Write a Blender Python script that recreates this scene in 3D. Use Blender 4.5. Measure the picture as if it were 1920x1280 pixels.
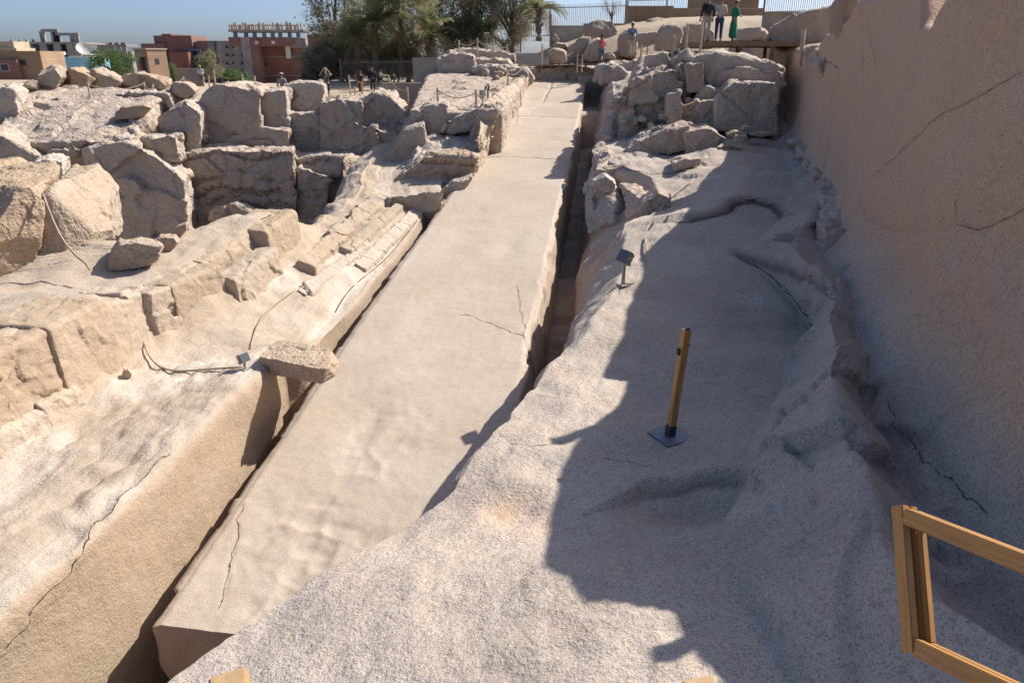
import bpy, bmesh, math, random
import numpy as np
from mathutils import Vector, Matrix

for o in list(bpy.data.objects): bpy.data.objects.remove(o)
scene = bpy.context.scene
C = scene.collection
PI = math.pi

# ------------------------------------------------------------------ camera, sky, sun, exposure
F, YH, CX, CY = 1350.0, 110.0, 960.0, 640.0          # focal length / horizon of the 1920 x 1280 photograph
PITCH = math.atan((CY - YH) / F)
cam_d = bpy.data.cameras.new('camera'); cam = bpy.data.objects.new('camera', cam_d); C.objects.link(cam)
cam_d.sensor_width = 36.0; cam_d.lens = 36.0 * F / 1920.0
cam_d.clip_start = 0.05; cam_d.clip_end = 6000
cam.location = (0, 0, 0); cam.rotation_euler = (PI / 2 - PITCH, 0, 0)
scene.camera = cam

SUN_AZ, SUN_EL = math.radians(61), math.radians(42)
world = bpy.data.worlds.new('World'); scene.world = world; world.use_nodes = True
wn = world.node_tree.nodes; wl = world.node_tree.links
bg = wn['Background']; bg.inputs['Strength'].default_value = 0.118
sky = wn.new('ShaderNodeTexSky'); sky.sky_type = 'NISHITA'; sky.sun_disc = False
sky.sun_elevation = SUN_EL; sky.sun_rotation = SUN_AZ
sky.air_density = 0.55; sky.dust_density = 1.8; sky.ozone_density = 4.0; sky.altitude = 0
wl.new(sky.outputs[0], bg.inputs['Color'])
sun_d = bpy.data.lights.new('sun', 'SUN'); sun = bpy.data.objects.new('sun', sun_d); C.objects.link(sun)
sun_d.energy = 4.7; sun_d.angle = math.radians(0.53); sun_d.color = (1.0, 0.935, 0.83)
SUNV = Vector((math.cos(SUN_EL) * math.sin(SUN_AZ), math.cos(SUN_EL) * math.cos(SUN_AZ), math.sin(SUN_EL)))
sun.rotation_euler = SUNV.to_track_quat('Z', 'Y').to_euler()
sun.location = (20, 15, 30)
vs = scene.view_settings
vs.view_transform = 'Standard'; vs.look = 'None'; vs.exposure = 0.60; vs.gamma = 1.0; vs.use_curve_mapping = False
scene.render.engine = 'CYCLES'
scene.cycles.max_bounces = 5; scene.cycles.diffuse_bounces = 4; scene.cycles.glossy_bounces = 2; scene.cycles.transmission_bounces = 2

# ------------------------------------------------------------------ pixel <-> place helpers (camera stands at the origin)
cp, sp = math.cos(PITCH), math.sin(PITCH)
def ray(px, py):
    yu = (CY - py) / F
    return np.array([(px - CX) / F, cp + yu * sp, -sp + yu * cp])
def Zp(px, py, z):
    r = ray(px, py); return r * (z / r[2])
def Yp(px, py, y):
    r = ray(px, py); return r * (y / r[1])
def proj(P):
    P = np.asarray(P, float)
    d = P[..., 1] * cp - P[..., 2] * sp; u = P[..., 1] * sp + P[..., 2] * cp
    d = np.where(d > 0.05, d, np.nan)
    return np.stack([CX + F * P[..., 0] / d, CY - F * u / d], -1), d

# ------------------------------------------------------------------ noise
_rng = np.random.RandomState(7)
_perm = np.concatenate([_rng.permutation(256)] * 3)
_grad = _rng.normal(size=(256, 3)); _grad /= np.linalg.norm(_grad, axis=1)[:, None]
_hh = np.arange(256); _jx, _jy, _jz = [(0.5 + 0.42 * np.sin(_hh * q + r)).astype(np.float32) for q, r in ((1.7, 0), (2.9, 1), (4.3, 2))]
_g32 = _grad.astype(np.float32); _gx, _gy, _gz = [np.ascontiguousarray(_g32[:, k]) for k in range(3)]; _p32 = _perm.astype(np.int32)
def perlin(P, seed=0):
    P = np.asarray(P); sh = P.shape[:-1]; P = (P.reshape(-1, 3) + seed * 17.31)
    fl = np.floor(P); f = (P - fl).astype(np.float32); i = fl.astype(np.int32) & 255
    x, y, z = f[:, 0], f[:, 1], f[:, 2]; w = f * f * f * (f * (f * 6 - 15) + 10); wx, wy, wz = w[:, 0], w[:, 1], w[:, 2]
    X = (_p32[i[:, 0]], _p32[i[:, 0] + 1]); iy, iz = i[:, 1], i[:, 2]; acc = []
    for a in (0, 1):
        yy = []
        for b in (0, 1):
            h2 = _p32[X[a] + iy + b] + iz; zz = []
            for c in (0, 1):
                h = _p32[h2 + c]; zz.append(_gx[h] * (x - a) + _gy[h] * (y - b) + _gz[h] * (z - c))
            yy.append(zz[0] + wz * (zz[1] - zz[0]))
        acc.append(yy[0] + wy * (yy[1] - yy[0]))
    return ((acc[0] + wx * (acc[1] - acc[0])) * 1.6).astype(float).reshape(sh)
def fbm(P, sc, octv=4, seed=0, gain=0.5):
    P = np.asarray(P, float); o = np.zeros(P.shape[:-1]); a = 1.0
    for k in range(octv):
        o += a * perlin(P * sc, seed + k); sc *= 2.03; a *= gain
    return o
def vfbm(P, sc, octv=3, seed=0):
    return np.stack([fbm(P, sc, octv, seed + 11 * k) for k in range(3)], -1)
def facets(P, cell, seed=0, mask=None):
    """chipped rock: every cell of a jittered lattice tilts its own plane"""
    P = np.asarray(P, float); sh = P.shape[:-1]
    if mask is not None:
        mk = (np.broadcast_to(mask, sh) > 0.01).ravel(); out = np.zeros(mk.size)
        if mk.any(): out[mk] = facets(P.reshape(-1, 3)[mk], cell, seed)
        return out.reshape(sh)
    Q = P.reshape(-1, 3) / cell; Q = (Q + 0.28 * vfbm(Q, 0.9, 1, seed + 3)).astype(np.float32)
    i = np.floor(Q).astype(np.int32)
    best = np.full(len(Q), 1e9, np.float32); hb = np.zeros(len(Q), np.int32)
    for a in (-1, 0, 1):
        h0 = _p32[(i[:, 0] + a + seed) & 255]
        for b in (-1, 0, 1):
            h1 = _p32[h0 + ((i[:, 1] + b) & 255)]
            for c in (-1, 0, 1):
                h = _p32[h1 + ((i[:, 2] + c) & 255)]
                d = (Q[:, 0] - i[:, 0] - a - _jx[h]) ** 2 + (Q[:, 1] - i[:, 1] - b - _jy[h]) ** 2 + (Q[:, 2] - i[:, 2] - c - _jz[h]) ** 2
                m = d < best; best = np.where(m, d, best); hb = np.where(m, h + 256 * ((a + 1) * 9 + (b + 1) * 3 + c + 1), hb)
    h = hb & 255; k = hb >> 8
    dv = np.stack([Q[:, 0] - i[:, 0] - (k // 9 - 1) - _jx[h], Q[:, 1] - i[:, 1] - (k // 3 % 3 - 1) - _jy[h], Q[:, 2] - i[:, 2] - (k % 3 - 1) - _jz[h]], -1)
    return ((dv * _g32[h]).sum(1) + 0.35 * np.sin(h * 5.1)).astype(float).reshape(sh)
def scoops(u, v, seed=0, jit=0.3):
    """rows of overlapping scooped hollows: squared distance to the nearest hollow centre, cusped between hollows"""
    i = np.floor(u).astype(np.int64); j = np.floor(v).astype(np.int64); best = np.full(u.shape, 9.0)
    for a in (-1, 0, 1):
        for b in (-1, 0, 1):
            h = _perm[(_perm[(i + a + seed) & 255] + ((j + b) & 255))]
            best = np.minimum(best, (u - (i + a + .5 + jit * np.sin(h * 1.7))) ** 2 + (v - (j + b + .5 + jit * np.sin(h * 2.9 + 1))) ** 2)
    return np.minimum(best, 0.6)
def sstep(a, b, x):
    t = np.clip((x - a) / (b - a), 0, 1); return t * t * (3 - 2 * t)

# ------------------------------------------------------------------ objects
def tag(o, label=None, cat=None, group=None, kind=None):
    if label: o['label'] = label
    if cat: o['category'] = cat
    if group: o['group'] = group
    if kind: o['kind'] = kind
    return o
def link(name, me, mat=None, parent=None):
    o = bpy.data.objects.new(name, me); C.objects.link(o)
    if mat is not None: me.materials.append(mat)
    if parent is not None: o.parent = parent
    return o
def empty(name, loc=(0, 0, 0), rz=0):
    o = bpy.data.objects.new(name, None); C.objects.link(o); o.location = loc; o.rotation_euler = (0, 0, rz)
    o.empty_display_size = 0.1
    return o
def mesh_np(name, V, Fq, smooth=True):
    """V (n,3), Fq (m,k) one face size"""
    V = np.ascontiguousarray(V, np.float32); Fq = np.ascontiguousarray(Fq, np.int32); k = Fq.shape[1]
    me = bpy.data.meshes.new(name)
    me.vertices.add(len(V)); me.vertices.foreach_set('co', V.ravel())
    me.loops.add(Fq.size); me.loops.foreach_set('vertex_index', Fq.ravel())
    me.polygons.add(len(Fq)); me.polygons.foreach_set('loop_start', np.arange(0, Fq.size, k, dtype=np.int32))
    try: me.polygons.foreach_set('loop_total', np.full(len(Fq), k, np.int32))
    except Exception: pass
    if smooth: me.polygons.foreach_set('use_smooth', np.ones(len(Fq), bool))
    me.update(calc_edges=True)
    return me
def set_rk(me, crack, stain, pale):
    a = me.color_attributes.new('rk', 'FLOAT_COLOR', 'POINT')
    n = len(me.vertices); d = np.zeros((n, 4), np.float32); d[:, 3] = 1
    d[:, 0] = np.clip(np.ravel(crack), 0, 1); d[:, 1] = np.clip(np.ravel(stain), 0, 1); d[:, 2] = np.clip(np.ravel(pale), 0, 1)
    a.data.foreach_set('color', d.ravel())
class MB:
    """collects boxes, bars and tubes; build() links them as ONE mesh object"""
    def __init__(s): s.bm = bmesh.new()
    def box(s, c, size, rot=None):
        r = bmesh.ops.create_cube(s.bm, size=1.0)
        M = Matrix.Translation(Vector(c)) @ (rot.to_4x4() if rot is not None else Matrix()) @ Matrix.Diagonal((size[0], size[1], size[2], 1))
        bmesh.ops.transform(s.bm, matrix=M, verts=r['verts']); return s
    def beam(s, a, b, w, h, up=(0, 0, 1)):
        a = Vector(a); b = Vector(b); d = b - a; L = d.length
        z = d.normalized(); x = Vector(up).cross(z)
        if x.length < 1e-4: x = Vector((1, 0, 0))
        x.normalize(); y = z.cross(x)
        rot = Matrix((x, y, z)).transposed()
        return s.box((a + b) / 2, (w, h, L), rot)
    def tube(s, pts, r, n=8):
        pts = [Vector(p) for p in pts]; rings = []
        for i, p in enumerate(pts):
            d = (pts[min(i + 1, len(pts) - 1)] - pts[max(i - 1, 0)]).normalized()
            u = d.cross(Vector((0, 0, 1)))
            if u.length < 1e-3: u = Vector((1, 0, 0))
            u.normalize(); v = u.cross(d)
            rr = r[i] if hasattr(r, '__len__') else r
            rings.append([s.bm.verts.new(p + (u * math.cos(2 * PI * k / n) + v * math.sin(2 * PI * k / n)) * rr) for k in range(n)])
        for a, b in zip(rings, rings[1:]):
            for k in range(n): s.bm.faces.new((a[k], a[(k + 1) % n], b[(k + 1) % n], b[k]))
        s.bm.faces.new(rings[0][::-1]); s.bm.faces.new(rings[-1]); return s
    def poly(s, pts):
        s.bm.faces.new([s.bm.verts.new(Vector(p)) for p in pts]); return s
    def build(s, name, mat, parent=None, bevel=0.0, smooth=False):
        if bevel > 0:
            bmesh.ops.bevel(s.bm, geom=[e for e in s.bm.edges if e.calc_face_angle(0) > 0.5], offset=bevel, segments=2, affect='EDGES')
        bmesh.ops.recalc_face_normals(s.bm, faces=s.bm.faces)
        me = bpy.data.meshes.new(name); s.bm.to_mesh(me); s.bm.free()
        if smooth:
            for p in me.polygons: p.use_smooth = True
        return link(name, me, mat, parent)

# ------------------------------------------------------------------ materials
def nt(name):
    m = bpy.data.materials.new(name); m.use_nodes = True
    n = m.node_tree.nodes; l = m.node_tree.links
    return m, n, l, n['Principled BSDF']
def mixc(n, l, fac, a, b, mode='MIX'):
    x = n.new('ShaderNodeMix'); x.data_type = 'RGBA'; x.blend_type = mode
    for sock, v in ((x.inputs[0], fac), (x.inputs[6], a), (x.inputs[7], b)):
        if isinstance(v, (int, float)): sock.default_value = v
        elif isinstance(v, tuple): sock.default_value = (*v, 1)
        else: l.new(v, sock)
    return x.outputs[2]
def noise_n(n, l, co, scale, detail=4, rough=0.55, dist=0.0):
    t = n.new('ShaderNodeTexNoise'); t.inputs['Scale'].default_value = scale; t.inputs['Detail'].default_value = detail
    t.inputs['Roughness'].default_value = rough; t.inputs['Distortion'].default_value = dist
    l.new(co, t.inputs['Vector']); return t.outputs['Fac']
def ramp(n, l, fac, lo, hi, a=0.0, b=1.0):
    r = n.new('ShaderNodeMapRange'); r.inputs[1].default_value = lo; r.inputs[2].default_value = hi
    r.inputs[3].default_value = a; r.inputs[4].default_value = b; r.interpolation_type = 'SMOOTHSTEP'
    l.new(fac, r.inputs[0]); return r.outputs[0]
def rock(name, light, dark, stain, speck=0.35, grain=70.0, patch=0.5, bump=0.5, stain_amt=0.35, rough_bump=0.6, pale=(0.62, 0.56, 0.49), streak=0.0, flake=0.0, bdist=0.018):
    m, n, l, b = nt(name)
    co = n.new('ShaderNodeNewGeometry').outputs['Position']
    at = n.new('ShaderNodeAttribute'); at.attribute_name = 'rk'
    sep = n.new('ShaderNodeSeparateColor'); l.new(at.outputs['Color'], sep.inputs[0])
    big = noise_n(n, l, co, patch, 4, 0.62, 0.4)
    c = mixc(n, l, ramp(n, l, big, 0.33, 0.68), light, dark)
    st = noise_n(n, l, co, patch * 2.3, 5, 0.68, 0.6)
    c = mixc(n, l, ramp(n, l, st, 0.52, 0.74, 0, stain_amt), c, stain)
    stp = n.new('ShaderNodeMath'); stp.operation = 'MULTIPLY'
    l.new(sep.outputs[1], stp.inputs[0]); l.new(ramp(n, l, noise_n(n, l, co, 1.7, 4, 0.68), 0.25, 0.6, 0.45, 1.0), stp.inputs[1])
    c = mixc(n, l, stp.outputs[0], c, stain)
    c = mixc(n, l, sep.outputs[2], c, pale)
    if streak > 0:
        mp = n.new('ShaderNodeMapping'); mp.inputs['Scale'].default_value = (3.0, 3.0, 0.22); l.new(co, mp.inputs['Vector'])
        c = mixc(n, l, ramp(n, l, noise_n(n, l, mp.outputs[0], 1.0, 5, 0.6), 0.5, 0.72, 0, streak), c, tuple(v * 0.62 for v in stain))
    if flake > 0:   # small dark flake scars, all lying the same way
        mp = n.new('ShaderNodeMapping'); mp.inputs['Scale'].default_value = (5.0, 22.0, 22.0); mp.inputs['Rotation'].default_value = (0, 0, 0.25); l.new(co, mp.inputs['Vector'])
        c = mixc(n, l, ramp(n, l, noise_n(n, l, mp.outputs[0], 2.4, 4, 0.75), 0.57, 0.72, 0, flake), c, tuple(v * 0.42 for v in dark))
    # mineral grains: dark mica, pale feldspar
    g1 = noise_n(n, l, co, grain, 1, 0.7)
    g2 = noise_n(n, l, co, grain * 0.37, 2, 0.7)
    g3 = noise_n(n, l, co, grain * 0.12, 3, 0.7)
    c = mixc(n, l, ramp(n, l, g1, 0.52, 0.66, 0, speck), c, tuple(v * 0.38 for v in dark))
    c = mixc(n, l, ramp(n, l, g2, 0.54, 0.70, 0, speck * 0.75), c, tuple(v * 0.5 for v in dark))
    c = mixc(n, l, ramp(n, l, g2, 0.46, 0.30, 0, speck * 0.6), c, pale)
    c = mixc(n, l, ramp(n, l, g3, 0.5, 0.72, 0, speck * 0.5), c, tuple(v * 0.66 for v in dark))
    c = mixc(n, l, ramp(n, l, sep.outputs[0], 0.0, 1.0, 0, 0.92), c, (0.035, 0.028, 0.022))
    l.new(c, b.inputs['Base Color'])
    b.inputs['Roughness'].default_value = 0.92; b.inputs['Specular IOR Level'].default_value = 0.18
    h1 = noise_n(n, l, co, grain * 0.42, 2, 0.7); h2 = noise_n(n, l, co, grain * 0.07, 4, 0.65)
    ad = n.new('ShaderNodeMath'); ad.operation = 'MULTIPLY_ADD'; l.new(h2, ad.inputs[0]); ad.inputs[1].default_value = 3.0 * rough_bump; l.new(h1, ad.inputs[2])
    bp = n.new('ShaderNodeBump'); bp.inputs['Strength'].default_value = bump; bp.inputs['Distance'].default_value = bdist
    l.new(ad.outputs[0], bp.inputs['Height']); l.new(bp.outputs[0], b.inputs['Normal'])
    return m
def plain(name, col, rough=0.7, var=0.25, scale=3.0, metal=0.0, bump=0.0):
    m, n, l, b = nt(name)
    co = n.new('ShaderNodeNewGeometry').outputs['Position']
    c = mixc(n, l, ramp(n, l, noise_n(n, l, co, scale, 6, 0.65), 0.3, 0.7), tuple(v * (1 + var * 0.4) for v in col), tuple(v * (1 - var) for v in col))
    l.new(c, b.inputs['Base Color']); b.inputs['Roughness'].default_value = rough; b.inputs['Metallic'].default_value = metal
    if bump:
        bp = n.new('ShaderNodeBump'); bp.inputs['Strength'].default_value = bump; bp.inputs['Distance'].default_value = 0.02
        l.new(noise_n(n, l, co, scale * 6, 5), bp.inputs['Height']); l.new(bp.outputs[0], b.inputs['Normal'])
    return m
def wood(name, col, scale=(30, 30, 1.6), dark=0.55):
    m, n, l, b = nt(name)
    co = n.new('ShaderNodeTexCoord').outputs['Object']
    mp = n.new('ShaderNodeMapping'); mp.inputs['Scale'].default_value = scale; l.new(co, mp.inputs['Vector'])
    g = noise_n(n, l, mp.outputs[0], 1.0, 6, 0.6, 1.2)
    c = mixc(n, l, ramp(n, l, g, 0.35, 0.7), col, tuple(v * dark for v in col))
    c = mixc(n, l, ramp(n, l, noise_n(n, l, co, 2.5, 4), 0.4, 0.8, 0, 0.35), c, tuple(v * 0.7 for v in col))
    l.new(c, b.inputs['Base Color']); b.inputs['Roughness'].default_value = 0.5
    bp = n.new('ShaderNodeBump'); bp.inputs['Strength'].default_value = 0.25; bp.inputs['Distance'].default_value = 0.004
    l.new(g, bp.inputs['Height']); l.new(bp.outputs[0], b.inputs['Normal'])
    return m
def leafm(name, a, b_):
    m, n, l, b = nt(name)
    at = n.new('ShaderNodeNewGeometry')
    c = mixc(n, l, at.outputs['Random Per Island'], a, b_)
    l.new(c, b.inputs['Base Color']); b.inputs['Roughness'].default_value = 0.6; b.inputs['Specular IOR Level'].default_value = 0.25
    tr = n.new('ShaderNodeBsdfTranslucent'); l.new(c, tr.inputs['Color'])
    mx = n.new('ShaderNodeMixShader'); mx.inputs[0].default_value = 0.5
    l.new(b.outputs[0], mx.inputs[1]); l.new(tr.outputs[0], mx.inputs[2]); l.new(mx.outputs[0], n['Material Output'].inputs['Surface'])
    return m

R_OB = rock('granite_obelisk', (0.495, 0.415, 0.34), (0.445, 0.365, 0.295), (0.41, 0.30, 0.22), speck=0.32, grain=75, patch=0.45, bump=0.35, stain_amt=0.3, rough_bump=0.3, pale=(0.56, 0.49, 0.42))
R_LED = rock('granite_ledge', (0.49, 0.415, 0.35), (0.425, 0.355, 0.30), (0.58, 0.375, 0.245), speck=0.6, grain=62, patch=0.55, bump=0.75, stain_amt=0.25, rough_bump=0.7, pale=(0.57, 0.51, 0.46), flake=0.42)
R_LEFT = rock('granite_left', (0.46, 0.38, 0.31), (0.40, 0.32, 0.25), (0.40, 0.30, 0.21), speck=0.3, grain=60, patch=0.6, bump=0.7, stain_amt=0.5, rough_bump=0.9, pale=(0.54, 0.47, 0.40), bdist=0.017)
R_CLIFF = rock('granite_cliff', (0.50, 0.415, 0.345), (0.43, 0.355, 0.295), (0.46, 0.325, 0.215), speck=0.34, grain=26, patch=0.35, bump=0.9, stain_amt=0.5, rough_bump=1.3, streak=0.35, bdist=0.07)
R_WALL = rock('granite_wall', (0.37, 0.27, 0.20), (0.33, 0.235, 0.17), (0.36, 0.235, 0.15), speck=0.3, grain=48, patch=0.4, bump=0.5, stain_amt=0.45, rough_bump=0.4, streak=0.18)
R_BLD = rock('granite_boulder', (0.46, 0.37, 0.29), (0.40, 0.31, 0.235), (0.43, 0.29, 0.175), speck=0.4, grain=38, patch=0.8, bump=0.8, stain_amt=0.5, rough_bump=1.2, bdist=0.045)
R_SAND = rock('sand', (0.45, 0.365, 0.275), (0.40, 0.31, 0.225), (0.38, 0.27, 0.18), speck=0.25, grain=25, patch=0.2, bump=0.8, stain_amt=0.4, rough_bump=1.0)

# ================================================================== the lie of the land
OB_D = ray(1180, -120); OB_D = OB_D / np.linalg.norm(OB_D)          # long axis of the obelisk, rising away from the camera
OB_X = np.array([OB_D[1], -OB_D[0], 0]); OB_X /= np.linalg.norm(OB_X)
OB_N = np.cross(OB_X, OB_D); OB_H = 7.6
def ob_hit(px, py):
    r = ray(px, py); return r * (-OB_H / (r @ OB_N))
OB_O = ob_hit(290, 1170); OB_L = 40.6
def ob_uv(P):
    q = np.asarray(P) - OB_O; return q @ OB_D, q @ OB_X
def ob_left_v(u): return np.interp(u, [0, 8, 23, 31, 41], [0, -0.1, 0.0, 0.15, 0.1])
def ob_right_v(u): return np.interp(u, [0, 8, 23, 31, 41], [3.95, 3.9, 3.72, 3.6, 3.35])
def ob_pt(u, v, w=0.0):
    return OB_O + np.multiply.outer(u, OB_D) + np.multiply.outer(v, OB_X) + np.multiply.outer(w, OB_N)
_u = np.linspace(-12, 45, 200)
_L = ob_pt(_u, ob_left_v(_u)); _R = ob_pt(_u, ob_right_v(_u))
def obL(y): return np.interp(y, _L[:, 1], _L[:, 0])
def obR(y): return np.interp(y, _R[:, 1], _R[:, 0])
def obZ(y): return np.interp(y, _L[:, 1], _L[:, 2])

def stations(y0, y1, k, shift=6.0):
    n = int(math.log((y1 + shift) / (y0 + shift)) / k)
    return np.exp(np.linspace(math.log(y0 + shift), math.log(y1 + shift), n)) - shift
def smooth1(a, w):
    if w < 1: return a
    k = np.hanning(2 * w + 3)[1:-1]; k /= k.sum()
    return np.convolve(np.pad(a, w, mode='edge'), k, 'valid')
def column(pts, ys, w=6):
    P = np.array(sorted([tuple(p) for p in pts], key=lambda p: p[1]))
    return np.stack([smooth1(np.interp(ys, P[:, 1], P[:, 0]), w), smooth1(np.interp(ys, P[:, 1], P[:, 2]), w)], -1)
def loft(cols, ys, segs, soft=2):
    """cross-sections at constant y through the columns (x, z)"""
    out = []
    for a, b, s in zip(cols, cols[1:], segs):
        t = np.arange(s) / s
        out.append(a[:, None, :] * (1 - t)[None, :, None] + b[:, None, :] * t[None, :, None])
    out.append(cols[-1][:, None, :])
    xz = np.concatenate(out, 1)
    for _ in range(soft):
        xz[:, 1:-1] = xz[:, 1:-1] * 0.5 + 0.25 * (xz[:, :-2] + xz[:, 2:])
    G = np.empty(xz.shape[:2] + (3,)); G[..., 0] = xz[..., 0]; G[..., 2] = xz[..., 1]; G[..., 1] = ys[:, None]
    return G
def gnorm(G):
    du = np.gradient(G, axis=0); dv = np.gradient(G, axis=1)
    n = np.cross(dv, du); n /= np.linalg.norm(n, axis=-1, keepdims=True) + 1e-9
    return n
def gfaces(nu, nv):
    i = np.arange(nu * nv).reshape(nu, nv)
    return np.stack([i[:-1, :-1], i[:-1, 1:], i[1:, 1:], i[1:, :-1]], -1).reshape(-1, 4)
_pc = {}
def snap(G, path, step=5.0, band=None):
    """the place on a sheet where a pixel path of the photograph falls -> polyline in space"""
    S = []
    for (a, b) in zip(path, path[1:]):
        n = max(1, int(math.hypot(b[0] - a[0], b[1] - a[1]) / step))
        S += [(a[0] + (b[0] - a[0]) * k / n, a[1] + (b[1] - a[1]) * k / n) for k in range(n)]
    S.append(path[-1])
    key = G.shape
    if key not in _pc:
        px, d = proj(G); px = px.reshape(-1, 2); px = np.where(np.isnan(px), 1e9, px); _pc[key] = (px, np.where(np.isnan(d.ravel()), 1e9, d.ravel()))
    px, d = _pc[key]; V = G.reshape(-1, 3); out = []
    S = np.array(S); lo = S.min(0) - 60; hi = S.max(0) + 60
    idx = np.where((px[:, 0] > lo[0]) & (px[:, 0] < hi[0]) & (px[:, 1] > lo[1]) & (px[:, 1] < hi[1]))[0]
    if len(idx) == 0: idx = np.arange(len(V))
    pq = px[idx]; dq = d[idx]
    for s in S:
        e = np.hypot(pq[:, 0] - s[0], pq[:, 1] - s[1])
        near = e < max(4.0, e.min() + 1.0)
        k = np.where(near, dq, 1e9).argmin(); out.append(V[idx[k]])
    out = np.array(out)
    for _ in range(10):
        if len(out) > 3: out[1:-1] = 0.5 * out[1:-1] + 0.25 * (out[:-2] + out[2:])
    return out
def pdist(V, L, pad=1.5):
    """distance of points V to a polyline L, and which side (sign by xy)"""
    sh = V.shape[:-1]; V = V.reshape(-1, 3); best = np.full(len(V), 1e9); side = np.zeros(len(V))
    lo = L.min(0) - pad; hi = L.max(0) + pad
    idx = np.where(((V > lo) & (V < hi)).all(1))[0]; W = V[idx]
    bb = np.full(len(W), 1e9); ss = np.zeros(len(W))
    for a, b in zip(L, L[1:]):
        d = b - a; dd = d @ d
        if dd < 1e-9: continue
        t = np.clip(((W - a) @ d) / dd, 0, 1); q = W - (a + t[:, None] * d); e = np.sqrt((q ** 2).sum(1))
        m = e < bb; bb = np.where(m, e, bb); ss = np.where(m, np.sign(d[0] * q[:, 1] - d[1] * q[:, 0]), ss)
    best[idx] = bb; side[idx] = ss
    return best.reshape(sh), side.reshape(sh)
FISS = []
M_FISS = bpy.data.materials.new('fissure'); M_FISS.use_nodes = True
M_FISS.node_tree.nodes['Principled BSDF'].inputs['Base Color'].default_value = (0.075, 0.058, 0.045, 1); M_FISS.node_tree.nodes['Principled BSDF'].inputs['Roughness'].default_value = 1.0
def fissure(parent, G, N, path, width, seed, jit=0.03, lift=0.006):
    """a hairline joint: a thin dark dirt-filled seam that follows the rock"""
    L = snap(G, path, 3.0)
    if len(L) < 4: return
    V = G.reshape(-1, 3); Nf = N.reshape(-1, 3); L = L + jit * vfbm(L, 3.0, 3, seed)
    lo = L.min(0) - .3; hi = L.max(0) + .3; idx = np.where(((V > lo) & (V < hi)).all(1))[0]
    if len(idx) == 0: return
    Q = []; NN = []
    for p in L:
        k = idx[((V[idx] - p) ** 2).sum(1).argmin()]; n_ = Nf[k] * np.sign(-(Nf[k] @ V[k])) if abs(Nf[k] @ V[k]) > 1e-6 else Nf[k]
        Q.append(p - n_ * ((p - V[k]) @ n_) + n_ * lift); NN.append(n_)
    Q = np.array(Q); NN = np.array(NN); T = np.gradient(Q, axis=0); S = np.cross(T, NN); S /= np.linalg.norm(S, axis=1)[:, None] + 1e-9
    wv = width * (0.25 + 0.9 * np.abs(fbm(Q, 4.0, 2, seed + 3)) + 0.3 * np.abs(fbm(Q, 17.0, 2, seed + 4))); wv *= sstep(0, 4, np.arange(len(Q))) * .8 + .2; wv *= sstep(len(Q), len(Q) - 6, np.arange(len(Q))) * .9 + .1
    VV = np.concatenate([Q + S * wv[:, None] * .5, Q - S * wv[:, None] * .5]); n = len(Q); i = np.arange(n - 1)
    me = mesh_np('crack', VV, np.stack([i, i + 1, n + i + 1, n + i], -1)); link('crack', me, M_FISS, parent)
def rough_line(L, amp, seed):
    return L + amp * vfbm(L, 2.5, 3, seed)

# ------------------------------------------------------------------ the right side: trench wall, ledge, toe, great wall
ys = stations(-2.5, 46.8, 0.0044)
floorz = obZ(ys) - np.interp(ys, [5, 12, 20, 30, 45], [2.6, 2.4, 1.7, 1.7, 1.6])
floorz = floorz + 0.28 * np.round((ys % 3.1) / 3.1 * 2) / 2 - 0.14      # the trench floor climbs in low steps
edge = column([(-4.2, -3, -4.4), (-3.6, 1.5, -4.3), Zp(270, 1300, -4.22), Zp(430, 1180, -4.15), Zp(560, 1100, -4.12), Zp(700, 1030, -4.1), Zp(790, 965, -4.08), Zp(845, 925, -4.02), Zp(905, 850, -4.0),
               Zp(955, 778, -4.0), Zp(1005, 716, -4.0), Zp(1068, 645, -4.05), Zp(1084, 612, -4.2), Zp(1100, 565, -4.45), Zp(1125, 512, -4.4), Zp(1160, 468, -3.95), Zp(1163, 435, -3.7), Zp(1178, 416, -3.65),
               Zp(1215, 400, -3.6), Zp(1240, 352, -3.4), Zp(1222, 332, -3.35), Zp(1165, 315, -3.25), Zp(1122, 300, -3.2), Zp(1132, 255, -2.75), Zp(1150, 205, -2.0), (5.0, 38, -1.5), (5.5, 42, -1.0), (6.0, 47, -.7)], ys, 5)
rim = column([Zp(1084, 645, -3.93), Zp(1112, 600, -3.9), Zp(1138, 572, -3.88), Zp(1152, 545, -3.86), Zp(1162, 510, -3.84), Zp(1170, 470, -3.8), Zp(1172, 440, -3.68)], ys, 3)
wr_ = sstep(9.6, 10.3, ys) * sstep(16.6, 15.6, ys)
rim = rim * wr_[:, None] + (edge + np.array([0.14, 0.01])) * (1 - wr_)[:, None]; rim[:, 0] = np.maximum(rim[:, 0], edge[:, 0] + 0.1)
c0 = np.stack([obR(ys) - 0.5, floorz], -1)
c1x = np.minimum(obR(ys) + 0.72, edge[:, 0] - 0.25)
c1 = np.stack([c1x, floorz - 0.02], -1)
bul = np.interp(ys, [4, 8, 11, 13, 15, 18, 24, 30], [0.25, 0.3, 0.5, 0.45, 0.3, 0.15, 0.3, 0.4])
c1b = np.stack([c1x + (edge[:, 0] - c1x) * bul, c1[:, 1] + (edge[:, 1] - c1[:, 1]) * 0.55], -1)
c2b = edge + np.stack([np.full(len(ys), -0.10), np.full(len(ys), -0.16)], -1)
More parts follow.
